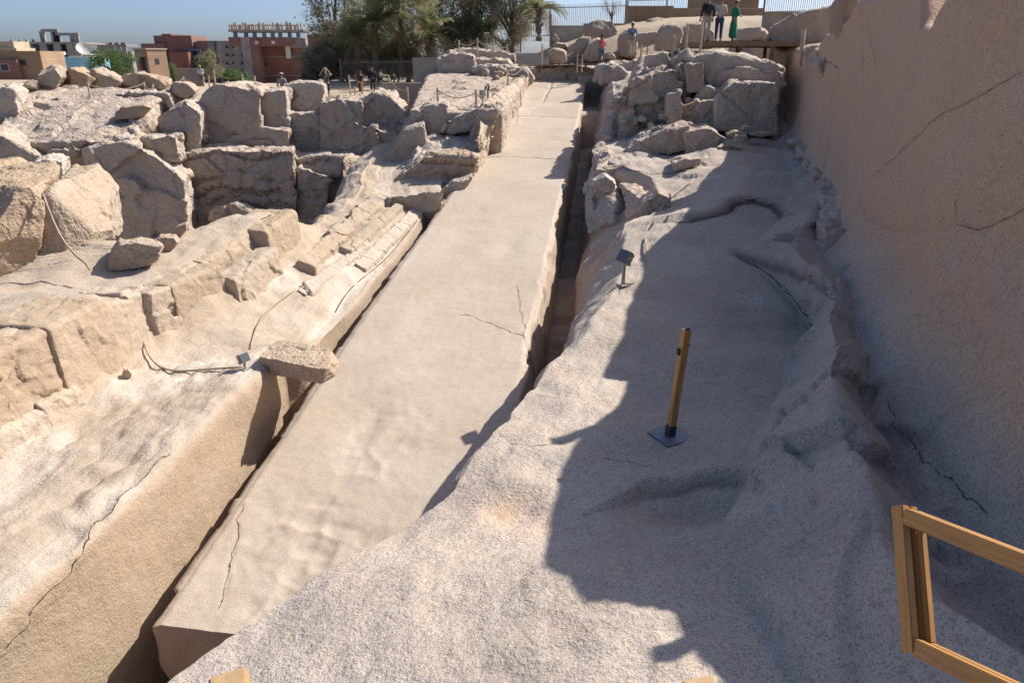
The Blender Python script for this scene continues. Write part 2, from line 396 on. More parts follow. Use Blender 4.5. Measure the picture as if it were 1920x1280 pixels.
toe = column([(3.2, -3, -3.6), (2.4, 2, -3.55), Zp(1480, 1280, -3.55), Zp(1330, 1005, -3.78), Zp(1385, 880, -3.82), Zp(1440, 790, -3.85), Zp(1480, 690, -3.98), Zp(1528, 628, -4.15),
              Zp(1460, 535, -3.75), Zp(1385, 480, -3.5), Zp(1470, 400, -3.2), Zp(1480, 330, -3.0), Zp(1462, 262, -2.72), (10.2, 31, -2.2), (8.2, 38, -.8), (8.6, 42, -.2), (9, 47, .2)], ys, 3)
crest = column([(4.4, -3, -3.1), (3.2, 2.0, -2.95), Zp(1690, 1080, -2.95), Zp(1600, 860, -3.0), Zp(1580, 770, -2.98), Zp(1563, 700, -3.02), Zp(1553, 622, -3.1), Zp(1562, 566, -3.2), Zp(1512, 500, -3.22), Zp(1470, 455, -3.2),
                Zp(1530, 400, -2.9), Zp(1540, 340, -2.75), Zp(1490, 258, -2.6), (10.9, 31, -1.8), (9.6, 38, -.4), (10, 42, .1), (10.4, 47, .5)], ys, 3)
wbx = np.interp(ys, [-3, 2, 4.4, 9, 12.2, 20, 28, 34, 47], [3.6, 3.5, 3.65, 4.85, 5.85, 8.05, 10.3, 11.6, 13])
wbz = np.interp(ys, [-3, 4, 9, 12, 20, 28, 34, 38, 47], [-2.75, -2.75, -2.85, -2.85, -2.7, -2.5, -1.2, -.3, .6])
hol = np.stack([crest[:, 0] * 0.45 + wbx * 0.55, np.minimum(crest[:, 1], wbz) - np.interp(ys, [0, 4, 6.5, 8, 10, 14, 20], [0.05, 0.35, 0.6, 0.3, 0.08, 0.1, 0.15])], -1)
ledm1 = rim * 0.8 + toe * 0.2; ledm1[:, 1] += 0.02
ledm2 = edge * 0.35 + toe * 0.65; ledm2[:, 1] += np.interp(ys, [0, 4, 6, 9, 12, 16, 20], [0.1, 0.06, 0.02, -0.02, 0.08, 0.12, 0.12])
wb = np.stack([wbx, wbz], -1)
ztop = np.interp(ys, [-3, 2, 3.4, 4.5, 5.2, 5.8, 6.5, 7.3, 8.0, 9.3, 9.9, 10.3, 11.2, 11.6, 12.5, 14, 15.5, 17.0, 18.5, 20, 21.4, 22.6, 24, 27, 34, 47],
                 [-2.0, -1.8, -1.7, -1.15, -.55, -.25, .45, .85, .72, .72, .5, .38, .42, .9, 1.05, 1.25, 1.1, 1.22, .95, .9, .62, .55, .30, .30, .3, 1.0])
w1 = wb + np.stack([np.full(len(ys), 0.16), (ztop - wbz) * 0.13], -1)
w2 = wb + np.stack([np.full(len(ys), 0.22), (ztop - wbz) * 0.35], -1)
w3 = wb + np.stack([np.full(len(ys), 0.27), (ztop - wbz) * 0.97], -1)
w4 = np.stack([wbx + 0.36, ztop + 0.02], -1)
w5 = np.stack([wbx + 1.8, ztop + 0.25 - np.interp(ys, [3, 8, 10, 11.5, 13], [0, 0.1, .5, .45, 0])], -1)
w6 = np.stack([wbx + 14, np.maximum(ztop, 0.3) + 1.0], -1)
SEG = [8, 12, 16, 6, 14, 26, 56, 36, 28, 18, 12, 8, 24, 70, 3, 16, 12]
G = loft([c0, c1, c1b, c2b, edge, rim, ledm1, ledm2, toe, crest, hol, wb, w1, w2, w3, w4, w5, w6], ys,
         SEG, soft=1)
N = gnorm(G); V0 = G.copy()
on_wall = np.zeros(G.shape[:2]); c = np.cumsum([0] + SEG)
cols_i = np.arange(G.shape[1])
wallm = np.interp(cols_i, [c[10], c[11], c[12], c[14], c[15], c[16]], [0, .5, 1, 1, 1, .3])[None, :]
trm = np.interp(cols_i, [0, c[3], c[4]], [1, 1, 0])[None, :] * np.ones((len(ys), 1))
ledm = np.interp(cols_i, [c[3], c[4], c[8], c[9]], [0, 1, 1, 0.2])[None, :] * np.ones((len(ys), 1))
far = sstep(17, 24, G[..., 1])
G += vfbm(V0, 0.55, 3, 5) * (0.10 * (1 - wallm * 0.4) + 0.06 * far * (1 - wallm))[..., None]
G += N * (0.022 * fbm(V0, 2.2, 4, 9) * (1 - 0.75 * wallm) + 0.010 * fbm(V0, 9, 3, 15) * (1 - 0.5 * wallm) + 0.16 * fbm(V0, 0.28, 2, 33) * wallm)[..., None]
fc = facets(V0, 0.75, 3, np.maximum(trm, far * (1 - wallm)))
G += N * (fc * (0.075 * trm + 0.045 * far * (1 - wallm) + 0.02 * wallm * sstep(0.6, 1.0, V0[..., 2] * 0 + (cols_i >= c[14])[None, :])))[..., None]
G += N * (0.014 * facets(V0, 0.34, 6, ledm) * ledm * sstep(-0.3, 0.5, fbm(V0, 0.6, 2, 7)))[..., None]
G += N * (0.13 * facets(V0, 1.1, 8, np.interp(cols_i, [c[8], c[8] + 6, c[10], c[11]], [0, 1, 1, 0])[None, :]) * np.interp(cols_i, [c[8], c[8] + 6, c[10], c[11]], [0, 1, 1, 0])[None, :])[..., None]
# exfoliation lips and joints seen on the ledge and the wall
crk = np.zeros(G.shape[:2]); stn = np.zeros(G.shape[:2]); pal = np.zeros(G.shape[:2])
def lip(path, h, fall, w=0.05, seed=1, crack=0.6, sgn=1):
    global G, crk
    L = rough_line(snap(G, path), 0.03, seed); d, s = pdist(G, L, pad=fall * 3 + 0.3)
    up = (s * sgn > 0); w = np.maximum(w, 0.0044 * (G[..., 1] + 6) * 1.7)
    G = G + np.array([0, 0, 1]) * (np.where(up, h * sstep(0, w, d) * np.exp(-(d / fall) ** 2), 0))[..., None]
    crk = np.maximum(crk, crack * np.exp(-(d / (w * 0.6)) ** 2))
def crackline(path, depth=0.03, w=0.03, seed=2, k=0.8):
    global G, crk
    if k > 0.3: FISS.append((path, w * 0.5, seed)); depth *= .5; k *= .22
    L = rough_line(snap(G, path), 0.02, seed); d, s = pdist(G, L, pad=0.5)
    w0 = w; w = np.maximum(w, 0.0042 * (G[..., 1] + 6) * 0.8); depth = depth * np.minimum(1, w0 / w * 1.3)
    G = G - N * (depth * np.exp(-(d / w) ** 2))[..., None]
    crk = np.maximum(crk, k * np.exp(-(d / (w * 0.8)) ** 2))
def dent(px, py, r, h):
    global G
    c_ = snap(G, [(px, py), (px + 1, py)])[0]; d = np.linalg.norm((G - c_) / np.array(r), axis=-1)
    G = G + np.array([0, 0, 1]) * (h * np.exp(-d ** 2))[..., None]
lip([(1462, 408), (1452, 388), (1405, 376), (1384, 380), (1366, 396), (1330, 408), (1295, 413)], 0.17, 1.0, 0.06, 3, 0.75, -1)
lip([(1550, 545), (1440, 500), (1378, 478)], 0.10, 0.5, 0.08, 5, 0.6, -1)
dent(1300, 945, (0.5, 0.28, 0.6), -0.22)
lip([(1395, 900), (1300, 908), (1200, 924)], 0.12, 0.5, 0.04, 8, 0.5, -1)
crackline([(1385, 480), (1440, 515), (1490, 570), (1520, 622)], 0.06, 0.06, 9, 0.6)
crackline([(1660, 745), (1680, 800), (1720, 850), (1780, 905), (1850, 960)], 0.05, 0.035, 10, 0.7)
crackline([(1620, 340), (1670, 300), (1720, 250), (1770, 210), (1810, 195), (1870, 160), (1920, 130)], 0.02, 0.02, 11, 0.75)
crackline([(1920, 395), (1880, 412), (1835, 432), (1800, 425), (1788, 420)], 0.03, 0.022, 12, 0.9)
crackline([(1788, 420), (1740, 432), (1680, 432), (1640, 425), (1615, 390)], 0.02, 0.05, 13, 0.2)
crackline([(1610, 10), (1612, 80), (1614, 150)], 0.10, 0.05, 14, 0.95)
crackline([(1550, 205), (1572, 130), (1555, 120), (1520, 112)], 0.04, 0.05, 15, 0.6)
crackline([(930, 800), (960, 830), (1010, 835), (1070, 825)], 0.02, 0.015, 16, 0.55)
crackline([(1000, 738), (1050, 745), (1080, 752)], 0.015, 0.012, 17, 0.45)
crackline([(1240, 345), (1300, 360), (1380, 400)], 0.015, 0.02, 18, 0.35)
crackline([(1400, 215), (1440, 240), (1480, 262)], 0.04, 0.05, 19, 0.5)
dent(960, 960, (0.35, 0.3, 0.6), -0.07)
stn += wallm * (0.95 + 0.25 * fbm(V0, 0.8, 3, 40))
stn += np.interp(cols_i, [0, c[1], c[2], c[3], c[4]], [.6, .9, .85, .6, 0])[None, :] * (0.62 + 0.35 * fbm(V0, 0.7, 3, 41))
L = snap(G, [(940, 950), (1000, 985)]); d, _ = pdist(G, L); stn += 0.8 * np.exp(-(d / 0.28) ** 2)
pal += 0.35 * ledm * sstep(0.0, 0.8, fbm(V0, 0.9, 3, 55))
me = mesh_np('ledge', G.reshape(-1, 3), gfaces(*G.shape[:2])); set_rk(me, crk, stn, pal)
RG = G; R_c = c
o = link('bedrock_ledge_and_wall', me, R_LED); tag(o, kind='structure')
for f_ in FISS: fissure(o, G, N, *f_)
for f_ in [([(1262, 417), (1330, 408), (1366, 396), (1384, 380), (1405, 376), (1452, 388)], .09, 301), ([(1270, 322), (1230, 324), (1180, 320), (1150, 302)], .06, 302), ([(1240, 700), (1300, 705)], .012, 304), ([(1120, 860), (1180, 870), (1230, 890)], .012, 305), ([(1150, 660), (1200, 668), (1230, 660)], .010, 306), ([(1620, 30), (1640, 120), (1630, 200)], .015, 307), ([(1790, 370), (1790, 425)], .012, 308), ([(1560, 205), (1545, 300), (1535, 330)], .03, 309)]: fissure(o, G, N, *f_)
FISS.clear()

# ------------------------------------------------------------------ the left side: trench wall, ridge, wedge-cut step, slab
ys = stations(-2.0, 31.0, 0.0042)
gap = np.interp(ys, [0, 6, 8, 10, 12.2, 12.45, 13.4, 13.6, 15, 17, 20, 25, 27, 31, 36], [.75, .6, .5, .45, .45, .85, .85, .5, .5, 0.5, 0.45, 0.4, 0.75, 0.85, 0.9])
rise = np.interp(ys, [0, 5, 6.2, 9.9, 12.25, 12.5, 13.3, 14.2, 15.5, 20, 25, 26.5, 28, 31, 36], [1.6, 1.55, 1.47, 1.1, .88, .5, .4, .15, -.05, -.12, -.1, .2, .35, .6, .8])
tx = obL(ys) - gap; tz = obZ(ys)
l0 = np.stack([obL(ys) + 0.6, tz - 3.0], -1)
l1 = np.stack([tx - 0.02, tz - 3.0], -1)
l2 = np.stack([tx, tz + rise], -1)
base = column([(-9.5, -3, -5.6), (-8.3, 5, -5.45), Zp(0, 855, -5.3), Zp(130, 775, -5.25), Zp(240, 692, -5.2), Zp(300, 642, -5.1), Zp(430, 578, -4.95), Zp(560, 482, -4.62), Zp(608, 445, -4.45),
               Zp(655, 400, -4.35), Zp(700, 372, -4.3), (-4.9, 27, -4.0), (-5.0, 33, -3.0)], ys, 6)
l2b = l2 + np.stack([-0.22 + 0 * ys, 0.03 + 0 * ys], -1)
l3 = l2 * 0.55 + base * 0.45; l3[:, 1] += np.interp(ys, [0, 9, 13, 16, 20, 25], [.1, .05, -.05, 0.02, .08, .1])
l3b = l2 * 0.22 + base * 0.78; l3b[:, 1] -= 0.04
stepw = np.interp(ys, [0, 9, 12.4, 12.7, 14, 14.8, 18, 21, 31], [.55, .5, .42, .55, .6, .65, .5, .3, .4])
topz = np.interp(ys, [0, 9, 12.3, 12.55, 13.3, 13.8, 15, 16.8, 17.9, 18.3, 19.2, 22, 31], [-4.1, -3.97, -3.92, -4.1, -4.18, -4.15, -4.08, -3.8, -3.58, -3.62, -4.25, -4.35, -3.4])
stp = np.stack([base[:, 0] - stepw - .15, topz], -1)
stpm = np.stack([base[:, 0] - stepw * 0.75 - .2, base[:, 1] * 0.3 + topz * 0.7], -1)
pitx = np.interp(ys, [-3, 13.0, 14.2, 14.9, 16, 17.2, 18.0, 18.4, 20, 24, 31], [-26, -24, -14, -8.7, -7.6, -6.7, -6.0, -5.75, -5.7, -5.9, -6.4])
pitx = np.minimum(pitx, stp[:, 0] - 0.12)
pitz = np.interp(ys, [-3, 5, 10, 13, 14.9, 17, 18, 19.2, 22, 31], [-3.6, -3.5, -3.5, -3.55, -3.6, -3.6, -3.62, -4.3, -4.5, -3.8])
pit = np.stack([pitx, pitz], -1)
slm = stp * 0.6 + pit * 0.4; slm[:, 1] += 0.03
pit2 = np.stack([pitx - 0.35, pitz - 0.5], -1); pit3 = np.stack([pitx - 0.9, np.full(len(ys), -9.5)], -1)
seg = [4, 30, 6, 54, 36, 22, 16, 6, 34, 30, 5, 14]
G = loft([l0, l1, l2, l2b, l3, l3b, base, stpm, stp, slm, pit, pit2, pit3], ys, seg, soft=2)
N = gnorm(G); V0 = G.copy(); c = np.cumsum([0] + seg); cols_i = np.arange(G.shape[1])
crk = np.zeros(G.shape[:2]); stn = np.zeros(G.shape[:2]); pal = np.zeros(G.shape[:2])
ridge = np.interp(cols_i, [c[2], c[2] + 3, c[6] - 4, c[6]], [0, 1, 1, 0])[None, :] * np.ones((len(ys), 1))
wallL = np.interp(cols_i, [c[1], c[1] + 2, c[2] - 1, c[2] + 2], [1, 1, 1, 0])[None, :] * np.ones((len(ys), 1))
stepm = np.interp(cols_i, [c[6], c[6] + 2, c[8], c[8] + 2], [0, 1, 1, 0])[None, :] * np.ones((len(ys), 1))
slab = np.interp(cols_i, [c[8], c[8] + 4, c[12]], [0, 1, 1])[None, :] * np.ones((len(ys), 1))
G += vfbm(V0, 0.6, 3, 21) * (0.10 * (1 - wallL * 0.8) + 0.05 * stepm + 0.06 * slab)[..., None]
G += N * (0.03 * fbm(V0, 2.4, 4, 29) * (1 - 0.7 * wallL) + 0.008 * fbm(V0, 10, 3, 25) + 0.09 * fbm(V0, 0.4, 2, 37) * wallL)[..., None]
G += N * (facets(V0, 0.62, 13, stepm + slab + ridge) * (0.04 * stepm + 0.025 * slab + 0.012 * ridge))[..., None]
G += N * (facets(V0, 1.7, 17, stepm + slab) * (0.05 * stepm + 0.05 * slab))[..., None]
# rows of pounding hollows left by the dolerite balls on the ridge top and on the trench's lip
along = (V0 - OB_O) @ OB_D; across = (V0 - OB_O) @ OB_X
wob = 0.4 * fbm(V0, 0.8, 3, 43)
sc_ = scoops((along + wob * .6) / 0.5, (across + wob * .5) / 0.42, 3)
zone = ridge * sstep(-0.2, 0.25, fbm(V0, 0.35, 2, 47) + 0.25 * np.exp(-((V0[..., 1] - 11) / 3.5) ** 2))
G += N * ((sc_ - 0.2) * 0.16 * zone * sstep(-.3, .5, fbm(V0, 1.2, 3, 44)))[..., None]
pal += 0.85 * ridge * sstep(0.1, 0.7, fbm(V0, 0.5, 3, 49) + 0.5 * np.exp(-((cols_i[None, :] - c[2] - 10) / 14.0) ** 2))
# joint that runs along the near ridge, joints on the slab
crackline([(325, 845), (285, 880), (265, 905), (230, 930), (205, 965), (175, 985), (160, 1010), (148, 1045)], 0.06, 0.04, 51, 0.85)
crackline([(148, 1045), (110, 1090), (80, 1125), (40, 1170), (0, 1210)], 0.06, 0.045, 52, 0.7)
crackline([(100, 582), (120, 598), (142, 612)], 0.04, 0.03, 53, 0.7)
crackline([(10, 630), (30, 660), (48, 680)], 0.03, 0.03, 54, 0.5)
crackline([(0, 605), (40, 590), (90, 560), (215, 532)], 0.03, 0.025, 56, 0.4)
# stained, darker faces
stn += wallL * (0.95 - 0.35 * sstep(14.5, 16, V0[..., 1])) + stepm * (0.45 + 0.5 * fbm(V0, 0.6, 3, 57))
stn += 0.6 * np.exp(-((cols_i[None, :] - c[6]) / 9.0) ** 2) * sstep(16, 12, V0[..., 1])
pal *= 1 - wallL
me = mesh_np('ridge', G.reshape(-1, 3), gfaces(*G.shape[:2])); set_rk(me, crk, stn, pal)
LG = G
LY = ys; LB = base; LT = stp
o = link('bedrock_ridge_and_slab', me, R_LEFT); tag(o, kind='structure')
for f_ in FISS: fissure(o, G, N, *f_)
FISS.clear()

# ------------------------------------------------------------------ obelisk
def build_obelisk():
    n1 = int(math.log(45.0 / 6.0) / 0.0042)
    us = np.exp(np.linspace(math.log(6.0), math.log(6.0 + OB_L), n1)) - 6.0
    prof = [(-1, -2.4), (-1, -1.6), (-1, -0.8), (-1, -0.28)] + [(-1, -0.05)]      # side, depth
    nv = 110; ns = 22
    dn = np.linspace(-2.3, -0.05, ns)
    lv, rv = ob_left_v(us), ob_right_v(us)
    P = np.zeros((len(us), nv + 2 * ns, 3)); top = np.zeros(P.shape[:2])
    for j in range(ns): P[:, j] = ob_pt(us, lv - 0.06 - 0.05 * dn[j] * 0, np.full(len(us), dn[j]))
    tt = np.linspace(0, 1, nv)
    for j in range(nv):
        e = min(tt[j], 1 - tt[j]) * 3.8
        P[:, ns + j] = ob_pt(us, lv + (rv - lv) * tt[j], np.full(len(us), -0.04 * math.exp(-(e / 0.05) ** 2))); top[:, ns + j] = 1
    for j in range(ns): P[:, ns + nv + j] = ob_pt(us, rv + 0.05 + 0.05 * (-dn[ns - 1 - j]), np.full(len(us), dn[ns - 1 - j]))
    # ends: pull the first and last rings in to close them
    V0 = P.copy(); Nn = gnorm(P)
    global G, N, crk
    top_r = np.exp(-((np.arange(P.shape[1]) - (ns + nv)) / 5.0) ** 2)[None, :]
    P += Nn * (0.007 * fbm(V0, 1.0, 4, 71) + 0.006 * fbm(V0, 6, 3, 73))[..., None]
    chip = facets(V0 * np.array([1, 1, 0.6]), 0.8, 23, top_r)
    P += (-OB_X)[None, None, :] * ((0.10 * np.clip(chip, 0, 1) + 0.06 * fbm(V0, 0.9, 3, 79)) * top_r * sstep(30, 20, us)[:, None])[..., None]
    P += Nn * (facets(V0, 0.7, 27, 1 - top) * 0.05 * (1 - top))[..., None]
    u, v = ob_uv(V0)
    # pounding hollows in rows, on parts of the upper face
    def blob(px, py, ru, rv_):
        q = ob_uv(ob_hit(px, py)); return np.exp(-((u - q[0]) / ru) ** 2 - ((v - q[1]) / rv_) ** 2)
    zone = np.clip(blob(590, 1000, .8, .9) * 1.4 + blob(520, 1090, .9, .6) * .9 + blob(740, 800, 1.6, .7) * .5 + blob(680, 850, 1.0, .5) * .3, 0, 1.1)
    wob = 0.16 * fbm(V0, 1.1, 3, 81)
    dm = 0.55 - scoops((u + 0.25 * v + wob * .5) / 0.44, (v + wob * .5) / 0.40, 5)
    zone = zone * sstep(-0.5, 0.5, fbm(V0, 1.3, 3, 82)); P -= Nn * ((zone * 0.105 + 0.003 + 0.006 * sstep(0, .7, fbm(V0, 0.35, 2, 84))) * dm * top)[..., None]
    P -= Nn * (top * (0.05 * blob(690, 800, 1.0, .26) + 0.05 * blob(955, 462, 1.3, .35) + 0.035 * blob(660, 770, .8, .5)))[..., None]
    G = P; N = Nn; crk = np.zeros(P.shape[:2])
    def crack_ob(path, depth, w, k, seed):
        L = np.array([ob_hit(*q) for q in path]); Ls = []
        for a, b in zip(L, L[1:]):
            n = max(2, int(np.linalg.norm(b - a) / 0.06)); Ls += [a + (b - a) * i / n for i in range(n)]
        Ls.append(L[-1]); Ls = np.array(Ls); Ls = Ls + 0.045 * vfbm(Ls, 1.6, 3, seed)
        d, s = pdist(V0, Ls, 0.4)
        global G, crk
        if k > 0.3: FISS.append((path, max(w * .85, .014), seed)); depth = depth * .5; k = k * .25
        G = G - N * (depth * np.exp(-(d / w) ** 2))[..., None]; crk = np.maximum(crk, k * np.exp(-(d / w) ** 2))
    crack_ob([(893, 292), (950, 290), (1000, 293), (1064, 297)], 0.05, 0.05, 0.8, 91)
    crack_ob([(952, 214), (1010, 215), (1086, 218)], 0.05, 0.06, 0.6, 92)
    crack_ob([(855, 586), (885, 589), (920, 603), (950, 617), (992, 630)], 0.03, 0.022, 0.85, 93)
    crack_ob([(455, 942), (446, 985), (437, 1030), (428, 1080), (414, 1145)], 0.03, 0.02, 0.7, 94)
    crack_ob([(968, 525), (975, 580), (988, 645)], 0.012, 0.015, 0.35, 95)
    crack_ob([(1036, 152), (1030, 168), (1022, 180), (1018, 190)], 0.08, 0.07, 0.8, 96)
    crack_ob([(1018, 190), (1005, 202), (992, 215)], 0.02, 0.05, 0.15, 97)
    crack_ob([(970, 205), (967, 235)], 0.02, 0.035, 0.6, 98)
    crack_ob([(560, 905), (640, 880), (700, 876)], 0.006, 0.025, 0.12, 89)
    crack_ob([(820, 470), (900, 455), (1035, 462)], 0.006, 0.03, 0.12, 88)
    crack_ob([(770, 640), (860, 632), (990, 640)], 0.004, 0.03, 0.10, 99)
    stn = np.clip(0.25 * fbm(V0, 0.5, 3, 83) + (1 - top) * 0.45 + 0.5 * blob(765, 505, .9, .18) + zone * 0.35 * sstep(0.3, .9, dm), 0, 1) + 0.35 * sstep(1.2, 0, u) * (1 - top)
    pal = np.clip(0.5 * fbm(V0, 0.8, 3, 85), 0, 1) * top + 0.5 * blob(765, 490, 1.3, .2)
    nu, nvv = P.shape[:2]
    V = G.reshape(-1, 3); Fq = gfaces(nu, nvv)
    # end walls
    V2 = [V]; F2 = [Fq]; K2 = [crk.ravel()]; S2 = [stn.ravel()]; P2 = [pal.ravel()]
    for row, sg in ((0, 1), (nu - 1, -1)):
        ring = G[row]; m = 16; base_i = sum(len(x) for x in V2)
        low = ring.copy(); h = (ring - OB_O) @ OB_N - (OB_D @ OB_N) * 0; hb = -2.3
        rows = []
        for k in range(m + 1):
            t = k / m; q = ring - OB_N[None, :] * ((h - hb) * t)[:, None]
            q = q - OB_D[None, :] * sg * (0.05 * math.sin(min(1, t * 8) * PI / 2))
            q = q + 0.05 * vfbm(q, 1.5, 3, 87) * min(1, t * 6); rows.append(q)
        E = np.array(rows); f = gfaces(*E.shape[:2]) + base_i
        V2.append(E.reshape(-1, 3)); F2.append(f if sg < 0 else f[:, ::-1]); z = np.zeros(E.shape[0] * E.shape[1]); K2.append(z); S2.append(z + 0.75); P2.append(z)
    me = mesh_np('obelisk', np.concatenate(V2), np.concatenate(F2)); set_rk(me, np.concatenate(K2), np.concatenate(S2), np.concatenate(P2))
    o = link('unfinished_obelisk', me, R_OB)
    tag(o, 'huge unfinished granite obelisk lying in its quarry trench, cracked across its upper face', 'obelisk')
    for f_ in FISS: fissure(o, G, N, *f_, jit=.05)
    FISS.clear()
    return P
OBG = build_obelisk()

# ================================================================== rock blocks and boulders
_dg = bpy.context.evaluated_depsgraph_get
def hull_pts(poly, y, th, ext=None, shrink=0.08, z=None):
    front = []
    for q in poly:
        if z is not None: front.append(Zp(q[0], q[1], z + (q[2] if len(q) > 2 else 0)))
        else: front.append(Yp(q[0], q[1], y + (q[2] if len(q) > 2 else 0)))
    front = np.array(front); c_ = front.mean(0)
    back = front + (np.array(ext) if ext is not None else np.array([front[:, 0].mean() / max(y or 10, 1) * th * 0.6, th, 0]))
    cb = back.mean(0); back = cb + (back - cb) * (1 - shrink)
    return np.concatenate([front, back])
def remesh_hull(pts, vox):
    bm = bmesh.new()
    for p in pts: bm.verts.new(p)
    r = bmesh.ops.convex_hull(bm, input=bm.verts)
    bmesh.ops.delete(bm, geom=list({g for g in r['geom_interior'] + r['geom_unused'] if isinstance(g, bmesh.types.BMVert)}), context='VERTS')
    bmesh.ops.recalc_face_normals(bm, faces=bm.faces)
    me = bpy.data.meshes.new('tmp'); bm.to_mesh(me); bm.free()
    ob = bpy.data.objects.new('tmp', me); C.objects.link(ob)
    md = ob.modifiers.new('r', 'REMESH'); md.mode = 'VOXEL'; md.voxel_size = vox
    ev = ob.evaluated_get(_dg()); m2 = bpy.data.meshes.new_from_object(ev)
    bpy.data.objects.remove(ob); bpy.data.meshes.remove(me)
    return m2
def block(name, poly, y, th, mat, vox=0.08, amp=1.0, seed=1, ext=None, shrink=0.03, z=None, parent=None, layers=0.0, round_=0, stain=0.0, pale=0.0, cell=0.9, pts=None, cuts=14, cutd=1.0):
    P = hull_pts(poly, y, th, ext, shrink, z) if pts is None else np.array(pts)
    if name == 'rock_block' and pts is None:
        c_ = P.mean(0); P = c_ + (P - c_) * 1.09
    me = remesh_hull(P, vox); n = len(me.vertices)
    V = np.empty(n * 3, np.float32); me.vertices.foreach_get('co', V); V = V.reshape(-1, 3).astype(float)
    Nn = np.empty(n * 3, np.float32)
    me.vertex_normals.foreach_get('vector', Nn) if hasattr(me, 'vertex_normals') else me.vertices.foreach_get('normal', Nn)
    Nn = Nn.reshape(-1, 3).astype(float)
    s = (P.max(0) - P.min(0)).max(); a = amp * min(1.0, s / 3.0)
    if round_ > 0:
        c_ = (P.max(0) + P.min(0)) / 2; h = (P.max(0) - P.min(0)) / 2; q = (V - c_) / h
        rad = np.linalg.norm(q, axis=1, keepdims=True); V = c_ + h * q * (1 - round_ + round_ / np.maximum(rad, .35) * 1.05)
    rs = np.random.RandomState(seed); ext_ = (P.max(0) - P.min(0)).mean()
    for _ in range(cuts):                     # planes of breakage that take off corners and edges
        nn = rs.normal(size=3); nn /= np.linalg.norm(nn)
        if abs(nn).max() > 0.93: continue
        s_ = V @ nn - ((P @ nn).max() - rs.uniform(.03, .16) * cutd * ext_ * min(1.2, amp + .4)); V = V - nn[None, :] * np.clip(s_, 0, None)[:, None]
    V0 = V.copy()
    V += vfbm(V0, 0.9 / cell, 3, seed) * 0.06 * a * cell
    V += Nn * (facets(V0, cell, seed) * 0.17 * a * cell + facets(V0, cell * 0.42, seed + 5) * 0.06 * a * cell + 0.04 * a * fbm(V0, 2.6 / cell, 4, seed + 9) + min(0.018, vox * .35) * fbm(V0, 0.22 / vox, 2, seed + 12))[:, None]
    crk = np.zeros(n); stn = np.full(n, stain)
    if layers > 0:
        # rows of quarrying notches cut across the face
        zz = V0[:, 2] * 1.9 + 0.55 * fbm(V0, 0.45, 3, seed + 20) + 0.05 * V0[:, 0]
        bi = np.floor(zz); band = zz - bi; hsh = np.modf(np.abs(np.sin(bi * 12.9 + seed) * 437.5))[0]
        teeth = sstep(-.25, .25, np.sin(V0[:, 0] * (13 + 6 * hsh) + 4 * fbm(V0, 1.2, 2, seed + 21)))
        prof = np.where(band < 0.28, -1.0 + band * 1.4, 0.2 * (1 - band)) - np.where((band > 0.2) & (band < 0.45), 0.5 * teeth, 0)
        side = np.clip(-Nn[:, 1] * 1.5, 0, 1); along_ = sstep(-0.35, 0.15, fbm(V0 + bi[:, None] * 7.7, 0.5, 2, seed + 22) + (hsh - .4))
        V += np.array([0, 1, 0]) * (-(prof) * 0.13 * layers * side * along_)[:, None]
    me.vertices.foreach_set('co', V.astype(np.float32).ravel()); me.update()
    me.polygons.foreach_set('use_smooth', np.ones(len(me.polygons), bool))
    set_rk(me, crk, stn + 0.25 * fbm(V0, 0.6, 2, seed + 30), np.full(n, pale))
    me.name = name
    o = link(name, me, None, parent); me.materials.clear(); me.materials.append(mat)
    return o
def thing_rock(label, poly, y, th, **k):
    if k.pop('on', None):                      # rests on the left slab: take the depth there
        mx_ = max(q[1] for q in poly); xs_ = sum(q[0] for q in poly) / len(poly)
        y = float(snap(LG, [(xs_, mx_ - 2), (xs_ + 1, mx_ - 2)])[0][1]) - 0.02
        poly = [(a[0], a[1] + (2 if a[1] > mx_ - 10 else 0)) for a in poly]
    cat = k.pop('cat', 'boulder'); nm = k.pop('name', 'boulder'); grp = k.pop('group', None); mat = k.pop('mat', R_BLD)
    o = block(nm, poly, y, th, mat, **k); tag(o, label, cat, grp); return o

def cliff_back():
    xs_ = np.linspace(-34, -2.5, 170); t = np.concatenate([np.linspace(0, 1, 60), np.linspace(1.02, 1.6, 16)])
    yf = np.interp(xs_, [-34, -26, -20, -14, -9, -6.5, -2.5], [33, 33, 33.5, 36.2, 36.4, 36.5, 37.2]); zt = np.interp(xs_, [-34, -22, -16, -13, -8, -2.5], [-1.9, -1.9, -1.6, -2.1, -2.6, -2.7])
    P = np.zeros((len(xs_), len(t), 3))
    for j, tt in enumerate(t):
        P[:, j, 0] = xs_; P[:, j, 1] = yf + 1.2 * min(tt, 1) + max(0, tt - 1) * 9; P[:, j, 2] = -9.5 + (zt + 9.5) * min(tt, 1)
    P += vfbm(P, 0.6, 3, 91) * 0.25; P[..., 1] += facets(P, 1.3, 92) * 0.25
    me = mesh_np('quarry_cliff', P.reshape(-1, 3), gfaces(*P.shape[:2])[:, ::-1]); z_ = np.zeros(P.shape[:2]); set_rk(me, z_, z_ + .2, z_)
    return tag(link('quarry_cliff', me, R_CLIFF), kind='structure')
cliff = cliff_back()
def cb(poly, y, th, **k):
    p = k.pop('parent', cliff); mat = k.pop('mat', R_CLIFF)
    k.setdefault('cutd', 0.16 if p is cliff else 0.28); rs9 = random.Random(k.get('seed', 1) * 3); k['stain'] = k.get('stain', 0) + rs9.uniform(-.05, .3); k['pale'] = k.get('pale', 0) + max(0, rs9.uniform(-.2, .3)); o = block('rock_block', poly, y, th, mat, parent=p, **k)
    o.matrix_parent_inverse = p.matrix_world.inverted() if False else Matrix.Translation(-Vector(p.location))
    return o
V8 = 0.07
